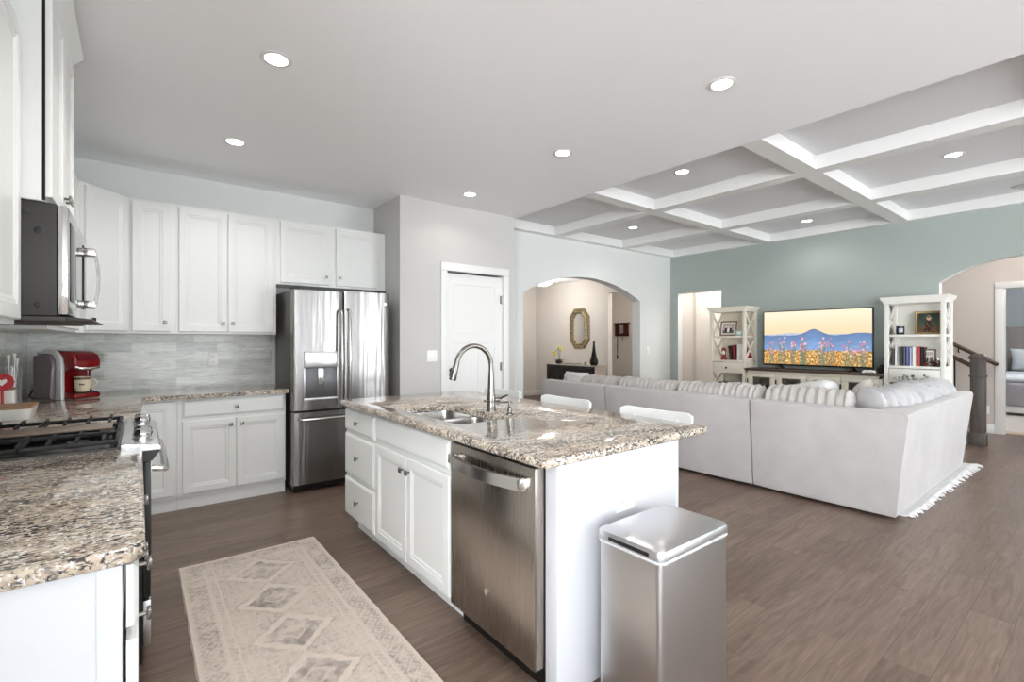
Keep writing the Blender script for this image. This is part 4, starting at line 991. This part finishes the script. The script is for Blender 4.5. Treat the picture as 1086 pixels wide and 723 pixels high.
def frame(label, c, w, h, rot, fm, fw, pic, name='picture_frame', t0=.016):
    """framed picture; c bottom centre, facing -x, rot = (lean, turn)"""
    t = thing(name, label, 'picture frame', c); M = Matrix.Translation(c) @ Matrix.Rotation(R(rot[1]), 4, 'Z') @ Matrix.Rotation(R(rot[0]), 4, 'Y')
    mb = MB()
    P = [[(d, s * 1, z) for s, z in ((-(w / 2 - i), i), (w / 2 - i, i), (w / 2 - i, h - i), (-(w / 2 - i), h - i))] for i, d in ((0, t0), (0, .003), (.004, 0), (fw * .6, .003), (fw, .007), (fw, t0))]
    mb.rings(P, loop=True); mb.b.transform(M); mb.build('frame', fm, t)
    mb = MB().box(.007, t0 - .002, -w / 2 + fw * .9, w / 2 - fw * .9, fw * .9, h - fw * .9); mb.b.transform(M); mb.build('backing', CERAM, t)
    g = MB(); g.grid(lambda u, v: (.0062, (u - .5) * (w - 2 * fw), fw + v * (h - 2 * fw)), 40, 40); 
    lo = [tuple(v.co) for v in g.b.verts]; g.b.transform(M); o = g.build('picture', vcol('printed picture', .4), t, smooth=False, normals=False)
    me = o.data; ca = me.color_attributes.new('Col', 'FLOAT_COLOR', 'POINT')
    for i, p in enumerate(lo): ca.data[i].color = pic(.5 - p[1] / (w - 2 * fw), (p[2] - fw) / (h - 2 * fw))
    return t
def portrait(u, v):
    L_ = lambda h: Vector(lin(h)[:3]); c = L_('#4d5a52').lerp(L_('#2f3a33'), v + .3 * noise.noise((u * 4, v * 4, 0)))
    if v < .3 + .04 * noise.noise((u * 6, 0, 1)): c = L_('#5d4a38')
    if abs(u - .5) < .30 * max(0, (.66 - v)) ** .35 * .8 and v < .66: c = L_('#3a2923') if noise.noise((u * 10, v * 10, 2)) < .15 else L_('#6a4a38')
    if math.hypot((u - .52), (v - .74) * .85) < .10: c = L_('#c9a184')
    if math.hypot((u - .52), (v - .82) * 1.0) < .08: c = L_('#7a6350')
    return (*c, 1)
def photo(u, v):
    L_ = lambda h: Vector(lin(h)[:3]); c = L_('#e4dfd8') if min(u, 1 - u, v, 1 - v) < .09 else L_('#b2aba4')
    if .09 < u < .91 and .09 < v < .91:
        if v < .35: c = L_('#6f6863')
        for cx in (.32, .5, .68):
            if math.hypot((u - cx), (v - .62) * .9) < .075: c = L_('#d8ccc0')
            elif abs(u - cx) < .08 and .2 < v < .56: c = L_('#403c3a') if cx != .5 else L_('#efeae5')
    return (*c, 1)
GOLDW = mat('aged gold', '#8d7550', .4, .5); BRWN = woodm('brown frame wood', '#6d5848', '#8a7462', 2)
frame('gold-framed painted portrait leaning on the top shelf of the right bookshelf', (7.13, 1.382, 1.3915), .24, .275, (12, 8), GOLDW, .024, portrait)
frame('small brown-framed photograph leaning beside the books on the right bookshelf', (7.13, 1.372, 1.026), .125, .20, (10, 10), BRWN, .018, photo)
def candle(label, x, y, z, r, h, m, lid):
    t = thing('candle_jar', label, 'candle', (x, y, z)); MB().lathe([(.0, z + .0005), (r * .95, z + .0005), (r, z + .006), (r, z + h), (r * .93, z + h), (r * .92, z + h * .8), (.0, z + h * .8)], (x, y, 0), 22).build('jar', m, t)
    a = R(200); MB().grid(lambda u, v: (x + (r + .0012) * math.cos(a + (u - .5) * 1.1), y + (r + .0012) * math.sin(a + (u - .5) * 1.1), z + h * (.25 + .5 * v)), 8, 3).build('label', lid, t, normals=False)
    MB().tube([(x, y, z + h * .8), (x + .002, y, z + h * .95)], .0015, 6).build('wick', BLACK, t)
candle('black candle jar on the top shelf of the right bookshelf', 7.10, 1.628, 1.3905, .040, .098, mat('black glass', '#22242c', .1), mat('label grey', '#a9aebb', .5))
# dish of pine cones
t = thing('glass_bowl', 'clear glass bowl holding brown pine cones on the right bookshelf', 'bowl', (7.11, 1.297, 1.025))
MB().lathe([(.0, 1.0255), (.04, 1.0255), (.055, 1.04), (.062, 1.09), (.058, 1.13), (.055, 1.13), (.059, 1.09), (.052, 1.043), (.0, 1.029)], (7.11, 1.297, 0), 22).build('glass', GLASS, t)
CONE = mat('pine cone brown', '#6e3f2c', .8); random.seed(4)
for k, (dx, dy, dz) in enumerate(((-.0, .02, .028), (.0, -.022, .028), (-.022, -.002, .055), (.02, .004, .055), (-.055, .085, .025), (-.06, -.075, .025))):
    cx, cy, cz = 7.11 + dx, 1.297 + dy, 1.0255 + dz + (0 if k < 4 else -.001); mb = MB(); a0 = random.uniform(0, 6)
    for i in range(26):
        q = i / 26; r = .020 * math.sin(math.pi * (q * .85 + .12)); a = a0 + i * 2.4; z = cz - .022 + .044 * q
        mb.sphere((cx + r * math.cos(a), cy + r * math.sin(a), z), (.0075, .0075, .0045), 6, 4)
    mb.sphere((cx, cy, cz), (.013, .013, .022), 8, 6)
    o = mb.build('pine_cone', CONE); tag(o, 'brown pine cone in or beside the glass bowl on the right bookshelf', 'pine cone', 'pine cones by the glass bowl')
# items on the left bookshelf
frame('brown-framed group photograph on the top shelf of the left bookshelf', (7.12, 3.745, 1.3915), .27, .235, (10, -4), BRWN, .024, photo)
candle('squat mint candle jar on the top shelf of the left bookshelf', 7.09, 3.545, 1.3905, .058, .085, mat('mint glass', '#9fb8ae', .2), mat('label white', '#dfe2df', .5))
book('dark brown leaning book on the left bookshelf', 3.655, .036, .215, '#3a2a26', z=1.0255, tilt=-9, grp='books on the left bookshelf'); book('dark red leaning book on the left bookshelf', 3.602, .040, .225, '#7c2a2c', z=1.0255, tilt=-6, grp='books on the left bookshelf'); book('white upright book beside the red one on the left bookshelf', 3.548, .038, .235, '#e4dfd8', z=1.0255, grp='books on the left bookshelf')
t = thing('red_figurine', 'small red and white figurine on the middle shelf of the left bookshelf', 'figurine', (7.10, 3.79, 1.025))
MB().lathe([(.0, 1.0255), (.045, 1.0255), (.047, 1.05), (.030, 1.06), (.028, 1.12), (.034, 1.17), (.022, 1.205), (.0, 1.215)], (7.10, 3.79, 0), 18).build('body', mat('dull red', '#8e2b2c', .6), t)
MB().sphere((7.065, 3.775, 1.135), (.018, .026, .032)).build('white_beard', CERAM, t)
t = thing('red_cone_ornament', 'red cone-shaped ornament on the left bookshelf behind the near side rails', 'ornament', (7.29, 3.50, 1.025))
MB().lathe([(.0, 1.0255), (.055, 1.0255), (.058, 1.06), (.030, 1.17), (.010, 1.225), (.0, 1.23)], (7.29, 3.50, 0), 18).build('cone', mat('red felt', '#9c2128', .9), t)
MB().lathe([(.058, 1.028), (.063, 1.04), (.058, 1.055)], (7.29, 3.50, 0), 18, cap=False).build('white_brim', CERAM, t)
t = thing('wire_basket', 'dark shallow basket on the lower shelf of the left bookshelf', 'basket', (7.16, 3.69, .62))
MB().rings([rr(7.04, 7.29, 3.53, 3.85, .04, .621), rr(7.03, 7.30, 3.52, 3.86, .045, .68), rr(7.04, 7.29, 3.53, 3.85, .04, .68), rr(7.05, 7.28, 3.54, 3.84, .035, .63)]).build('basket', DKW, t)
for k in range(5): MB().sphere((7.10 + .03 * (k % 2), 3.58 + .055 * k, .668), (.028, .03, .026), 10, 8).build('filling', mat('dark filling', '#5a4b42', .9), t)
# leafy sprig on a slim stand at the sofa end
LEAF = mat('grey green leaf', '#7d8884', .7)
t = thing('potted_sprig', 'grey-leaved sprig in a pot between the sofa end and the right bookshelf', 'plant', (6.845, 1.46, 0))
MB().lathe([(.0, .0125), (.09, .0125), (.09, .02), (.014, .022), (.014, .70), (.085, .71), (.085, .725), (.0, .725)], (6.845, 1.46, 0), 20).build('stand', DKW, t)
MB().lathe([(.0, .7255), (.045, .7255), (.058, .80), (.053, .80), (.045, .735), (.0, .735)], (6.845, 1.46, 0), 18).build('pot', CERAM, t)
random.seed(9); mb = MB(); st = MB()
for k in range(11):
    a = k * 2.4; l = random.uniform(.12, .20); e = Vector((6.845 + l * .95 * math.cos(a) * .7, 1.46 + l * .95 * math.sin(a), .80 + random.uniform(.05, .13))); b0 = Vector((6.845, 1.46, .74)); st.tube([b0, (b0 + e) / 2 + Vector((0, 0, .04)), e], .003, 6)
    for j in range(5):
        p = b0.lerp(e, .45 + .13 * j) + Vector((0, 0, .035 * (1 - abs(j - 2) / 3))); q = p + Vector((random.uniform(-.05, .05), random.uniform(-.05, .05), random.uniform(-.0, .04)))
        m_ = (p + q) / 2; sd = (q - p).cross(Vector((0, 0, 1))).normalized() * .013
        V = [mb.b.verts.new(tuple(x)) for x in (p, m_ + sd, q, m_ - sd)]; V2 = [mb.b.verts.new(tuple(x + Vector((0, 0, -.002)))) for x in (p, m_ + sd, q, m_ - sd)]
        mb.b.faces.new(V); mb.b.faces.new(V2[::-1])
        for i in range(4): mb.b.faces.new((V[i], V2[i], V2[(i + 1) % 4], V[(i + 1) % 4]))
st.build('stems', LEAF, t); mb.build('leaves', LEAF, t)

# ------------------------------------------------------------------ foyer
t = thing('console_table', 'low black sideboard with a grey end against the foyer wall beyond the arch', 'sideboard', (7.41, 7.25, 0)); y0, y1 = 6.56, 8.02
DKC = mat('black sideboard', '#24211f', .4); GREYT = mat('grey wash top', '#b7b0a8', .4)
MB().box(7.225, 7.59, y0, y1, .785, .805, .003).build('top', GREYT, t)
o = MB().box(7.25, 7.59, y0 + .01, y1 - .01, .10, .784).build('case', [DKC, GREYT], t)
bymat(o, lambda p: 1 if abs(p.normal.y) > .5 else 0)
for k in range(3):
    a = y0 + .03 + k * .47; d = MB().panel((7.25, a + .46, .12), (0, -1, 0), (-1, 0, 0), .455, .64, t=.016).build('door', DKC, t)
    MB().lathe([(.005, 0), (.005, -.012), (.012, -.015), (.0, -.024)], (7.234, a + .05, .46), 10, 'x').build('knob', NICK, d)
for yy in (y0 + .05, y1 - .05):
    for xx in (7.28, 7.55): MB().box(xx - .02, xx + .02, yy - .02, yy + .02, 0, .10).build('leg', DKC, t)
# mirror
t = thing('wall_mirror', 'elongated octagonal mirror in an antique gold frame on the foyer wall', 'mirror', (7.6, 7.32, 1.6)); cy, cz = 7.32, 1.585
def octo(w, h, ch, x): return [(x, cy + a, cz + b) for a, b in ((-w + ch, -h), (w - ch, -h), (w, -h + ch * 1.2), (w, h - ch * 1.2), (w - ch, h), (-w + ch, h), (-w, h - ch * 1.2), (-w, -h + ch * 1.2))]
GOLD = mat('antique gold', '#9c8a66', .35, .75); k_ = N(GOLD); nn = k_.noise(k_.coords(), 40, 4); k_.link(k_.ramp(nn.outputs[0], [(.35, '#6f5f45'), (.65, '#c2b490')]), k_.b.inputs['Base Color']); k_.bump(nn.outputs[0], .3, .01)
MB().rings([octo(.29, .435, .15, 7.599), octo(.29, .435, .15, 7.575), octo(.28, .425, .145, 7.56), octo(.235, .385, .125, 7.565), octo(.22, .37, .12, 7.572), octo(.20, .35, .11, 7.555), octo(.165, .32, .095, 7.57), octo(.165, .32, .095, 7.599)], loop=True).build('frame', GOLD, t, angle=20)
MB().rings([octo(.168, .323, .096, 7.594), octo(.168, .323, .096, 7.580), octo(.14, .295, .08, 7.576)]).build('glass', mat('mirror silver', '#e6e6e6', .02, 1), t)
# orchid
t = thing('orchid', 'yellow orchid in a black bowl at the left end of the foyer sideboard', 'plant', (7.36, 7.82, .805)); c = (7.36, 7.72, 0)
t.location = (7.36, 7.72, .805)
MB().lathe([(.0, .8055), (.05, .8055), (.085, .84), (.08, .875), (.072, .875), (.07, .845), (.0, .83)], c, 20).build('pot', BLACK, t)
LV = mat('orchid leaf', '#3d4a2c', .4); mb = MB()
for a in (20, 110, 200, 290, 340): mb.tube([(c[0], c[1], .86), (c[0] + .07 * math.cos(R(a)), c[1] + .07 * math.sin(R(a)), .90), (c[0] + .14 * math.cos(R(a)), c[1] + .14 * math.sin(R(a)), .885)], [.008, .025, .004], 8, .25)
mb.build('leaves', LV, t)
YEL = mat('orchid yellow', '#d8cf6a', .6); stm = MB(); fl = MB(); random.seed(2)
for s, top in (((.0, .02), 1.16), ((-.02, -.05), 1.20)):
    e = (c[0] + s[0], c[1] + s[1] + (.12 if s[0] == 0 else -.02), top - (.12 if s[0] == 0 else .02)); stm.tube([(c[0], c[1], .85), (c[0] + s[0], c[1] + s[1], 1.02), (c[0] + s[0], c[1] + s[1], top), e], .005, 6)
    for k in range(5):
        p = (e[0] + random.uniform(-.02, .02), e[1] + random.uniform(-.05, .06), e[2] + random.uniform(-.06, .05))
        for q in range(5): a = R(72 * q); fl.sphere((p[0], p[1] + .02 * math.cos(a), p[2] + .02 * math.sin(a)), (.008, .017, .017), 8, 6)
stm.build('stems', LV, t); fl.build('blossoms', YEL, t)
t = thing('vase', 'tall slim black bottle vase at the right end of the foyer sideboard', 'vase', (7.36, 6.69, .805))
MB().lathe([(.0, .8055), (.06, .8055), (.085, .85), (.085, .90), (.055, 1.0), (.032, 1.12), (.022, 1.22), (.018, 1.30), (.022, 1.315), (.016, 1.315), (.0, 1.29)], (7.36, 6.69, 0), 22).build('vessel', mat('black glaze', '#17120f', .15), t)
t = thing('serving_tray', 'shallow pale tray lying on the foyer sideboard', 'tray', (7.42, 7.40, .805))
MB().rings([rr(7.33, 7.52, 7.22, 7.58, .03, .8055), rr(7.31, 7.54, 7.20, 7.60, .04, .832), rr(7.32, 7.53, 7.21, 7.59, .035, .832), rr(7.34, 7.51, 7.23, 7.57, .025, .812)]).build('tray', GREYT, t)
t = thing('tealight_holder', 'small gold candle holder on the foyer sideboard beside the black vase', 'candle holder', (7.36, 6.93, .805))
MB().lathe([(.0, .8055), (.045, .8055), (.045, .812), (.012, .82), (.012, .85), (.03, .86), (.03, .87), (.0, .87)], (7.36, 6.93, 0), 16).build('base', GOLDW, t); MB().lathe([(.0, .8705), (.009, .8705), (.009, .93), (.0, .93)], (7.36, 6.93, 0), 10).build('candle', CERAM, t)
# foyer flush light
t = thing('flush_ceiling_light', 'lit white glass bowl ceiling light in the foyer seen under the arch', 'ceiling light', (6.62, 7.40, 2.62)); c = (6.62, 7.40, 0)
MB().lathe([(.0, 2.619), (.08, 2.619), (.08, 2.60), (.03, 2.585), (.0, 2.585)], c, 20).build('canopy', NICK, t)
MB().lathe([(.0, 2.45), (.07, 2.455), (.15, 2.49), (.20, 2.54), (.205, 2.545), (.195, 2.55), (.14, 2.51), (.0, 2.49)], c, 28).build('glass_bowl', mat('lit glass', '#fff4e0', .4, emit='#ffe9c8', strength=3.2), t)
MB().lathe([(.0, 2.43), (.014, 2.435), (.014, 2.45)], c, 12).build('finial', NICK, t)
bulb_or_fill((6.62, 7.40, 2.36), 27, (1, .97, .95), 'POINT', None, .12)
bulb_or_fill((8.0, 4.45, 2.5), 25, (1, .97, .94), 'POINT', None, .1); bulb_or_fill((8.3, 5.9, 2.3), 10, (1, .92, .84), 'POINT', None, .1)  # added hall lights with no fixture, out of view
# key rack
t = thing('key_rack', 'dark red-brown wall rack with hanging keys in the hall beyond the arch', 'key rack', (8.7, 7.05, 1.6)); MAH = mat('mahogany', '#4b1d17', .35)
y0, y1 = 6.86, 7.24; z0, z1 = 1.42, 1.70
mb = MB().box(8.655, 8.70, y0 - .03, y1 + .03, z1, z1 + .025, .003).box(8.67, 8.70, y0, y1, z1 - .035, z1).box(8.67, 8.70, y0, y1, z0, z0 + .06)
for yy in (y0, y0 + .10, y1 - .13, y1 - .03): mb.box(8.67, 8.70, yy, yy + .03, z0, z1)
mb.build('frame', MAH, t); MB().box(8.69, 8.699, y0 + .13, y1 - .13, z0 + .06, z1 - .035).build('mirror', mat('mirror silver', '#e6e6e6', .02, 1), t)
MB().box(8.69, 8.699, y0 + .03, y0 + .10, z0 + .06, z1 - .035).box(8.69, 8.699, y1 - .10, y1 - .03, z0 + .06, z1 - .035).build('side_panel', MAH, t)
for k in range(4): yy = y0 + .05 + k * .09; MB().tube([(8.668, yy, z0 + .03), (8.645, yy, z0 + .015), (8.64, yy, z0 + .03)], .004, 6).build('hook', BLACK, t)
t2 = thing('key_lanyard', 'dark lanyard with keys hanging from the red-brown key rack', 'keys', (8.645, 7.17, 1.43))
MB().tube([(8.645, 7.14, 1.437), (8.638, 7.13, 1.2), (8.642, 7.14, .99), (8.648, 7.15, 1.2), (8.648, 7.146, 1.437)], .007, 6).build('strap', BLACK, t2); MB().box(8.636, 8.648, 7.12, 7.16, .90, .985, .004).build('keys', DARKG, t2)
t2 = thing('key_bunch', 'small bunch of metal keys on the middle hook of the key rack', 'keys', (8.645, 7.0, 1.43))
MB().lathe([(.016, -.0015), (.018, 0), (.016, .0015)], (8.64, 7.0, 1.423), 16, 'x', cap=False).build('ring', NICK, t2)
for a in (-12, 8): MB().bar((8.642, 7.0, 1.40), (8.642, 7.0 + .06 * math.sin(R(a)), 1.335), .004, .014, (0, 1, 0)).build('key', NICK, t2)

# ------------------------------------------------------------------ stair hall and bedroom
DGW = woodm('dark grey oak', '#433d39', '#635b55', 2, .45)
t = thing('stair_railing', 'dark grey-brown newel post with sloping stair rail beyond the right bookshelf', 'stair railing', (8.34, 1.13, 0)); nx, ny = 8.34, 1.13
MB().box(nx - .068, nx + .068, ny - .068, ny + .068, 0, 1.10, .003).build('newel_post', DGW, t)
for (q, z0, z1) in ((.08, 0, .16), (.078, .86, .885), (.082, 1.085, 1.115)): MB().box(nx - q, nx + q, ny - q, ny + q, z0, z1, .005).build('collar', DGW, t)
MB().rings([rr(nx - .075, nx + .075, ny - .075, ny + .075, .004, 1.115, 1), rr(nx - .075, nx + .075, ny - .075, ny + .075, .004, 1.125, 1), rr(nx - .055, nx + .055, ny - .055, ny + .055, .004, 1.15, 1), rr(nx - .03, nx + .03, ny - .03, ny + .03, .004, 1.155, 1)]).build('cap', DGW, t)
RW = woodm('dark rail wood', '#3a2a23', '#55402f', 1, .35)
sl = .62
MB().bar((nx, ny + .06, 1.00), (nx, 2.95, 1.00 + sl * (2.95 - ny - .06)), .055, .05).build('handrail', RW, t)
for k in range(12):
    yy = ny + .22 + k * .13; zb = .18 * (1 + int((yy - ny - .10) / .26)); MB().box(nx - .008, nx + .008, yy - .008, yy + .008, zb, .975 + sl * (yy - ny - .06)).build('baluster', BLACK, t)
mb = MB()
for k in range(7): mb.box(nx - .06, XH, ny + .10 + .26 * k, 2.995, .18 * k, .18 * (k + 1))
struct('stairs', mb, [TRIM, WOOD], smooth=False); bymat(bpy.data.objects['stairs'], lambda p: 1 if p.normal.z > .5 else 0)
t = thing('wall_handrail', 'dark wall-mounted handrail on the taupe stair wall behind the newel post', 'handrail', (XH - .07, 1.4, 1.0))
def wr(y): return 1.0 + sl * (y - 1.12)
MB().tube([(XH - .002, 1.10, wr(1.10)), (XH - .07, 1.10, wr(1.10)), (XH - .07, 1.16, wr(1.16)), (XH - .07, 2.95, wr(2.95))], [.024, .027, .027, .027], 12).build('rail', RW, t)
for yy in (1.5, 2.5): MB().tube([(XH - .001, yy, wr(yy) - .09), (XH - .05, yy, wr(yy) - .08), (XH - .07, yy, wr(yy) - .03)], .008, 8).build('bracket', BLACK, t)
# bed
GREYF = fabric('grey tufted linen', '#8f8985', '#a09a95', 120, .9, .2); BEDD = fabric('patterned duvet', '#c9d0d6', '#eceff1', 16, .9, .15); LIN = fabric('grey blanket', '#8d8a8e', '#a3a0a4', 60, .9, .2)
t = thing('bed', 'grey tufted upholstered bed with a white base seen through the bedroom doorway', 'bed', (13.1, .65, 0)); b0, b1 = -.25, 1.55
hb = MB(); hb.box(14.10, 14.22, b0 + .03, b1 - .03, .05, 1.60, .04, 4); hb = hb.build('headboard', GREYF, t)
for yy in (b0, b1 - .08): MB().prism([(13.88, .05), (14.20, .05), (14.20, 1.61), (14.08, 1.61), (13.92, 1.40)], 'y', yy, yy + .08, .015).build('headboard_wing', GREYF, hb)
for r_ in range(3):
    for k in range(5): MB().sphere((14.10, b0 + .28 + k * .31 + (.155 if r_ % 2 else 0), .92 + r_ * .22), (.010, .022, .022), 10, 6).build('button', LIN, hb)
MB().box(12.04, 14.1, b0 + .04, b1 - .04, .055, .17, .01).build('base_rail', TRIM, t)
MB().box(12.02, 12.14, b0 + .02, b1 - .02, .17, .58, .04, 4).build('footboard', LIN, t)
for xx, yy in ((12.1, b0 + .1), (12.1, b1 - .1), (14.0, b0 + .1), (14.0, b1 - .1)): MB().box(xx - .03, xx + .03, yy - .03, yy + .03, .004, .055).build('leg', BLACK, t)
cushion(12.14, 14.08, b0 + .06, b1 - .06, .17, .58, 'mattress', LIN, t)
cushion(12.10, 13.85, b0 + .02, b1 - .02, .585, .70, 'duvet', BEDD, t)
pillow('bed_pillow', 'pale patterned pillow against the tufted headboard of the bed', 'pillow', (13.80, 1.05, .94), (.70, .46, .20), (-18, 0, 90), BEDD, 3)
pillow('bed_pillow', 'pale patterned pillow on the far side of the bed, mostly hidden by the door frame', 'pillow', (13.80, .30, .94), (.70, .46, .20), (-18, 0, 90), BEDD, 5)
bulb_or_fill((8.6, .2, 3.1), 46, (1, .97, .94), 'POINT', None, .15); bulb_or_fill((11.5, .2, 2.4), 75, (.95, .97, 1), 'POINT', None, .2)  # added point lights without fixtures, brightening the stair hall and bedroom
outlet('white outlet low on the stair wall beside the newel post', (XH, 1.22, .33), .075, .118, 'x', -1)
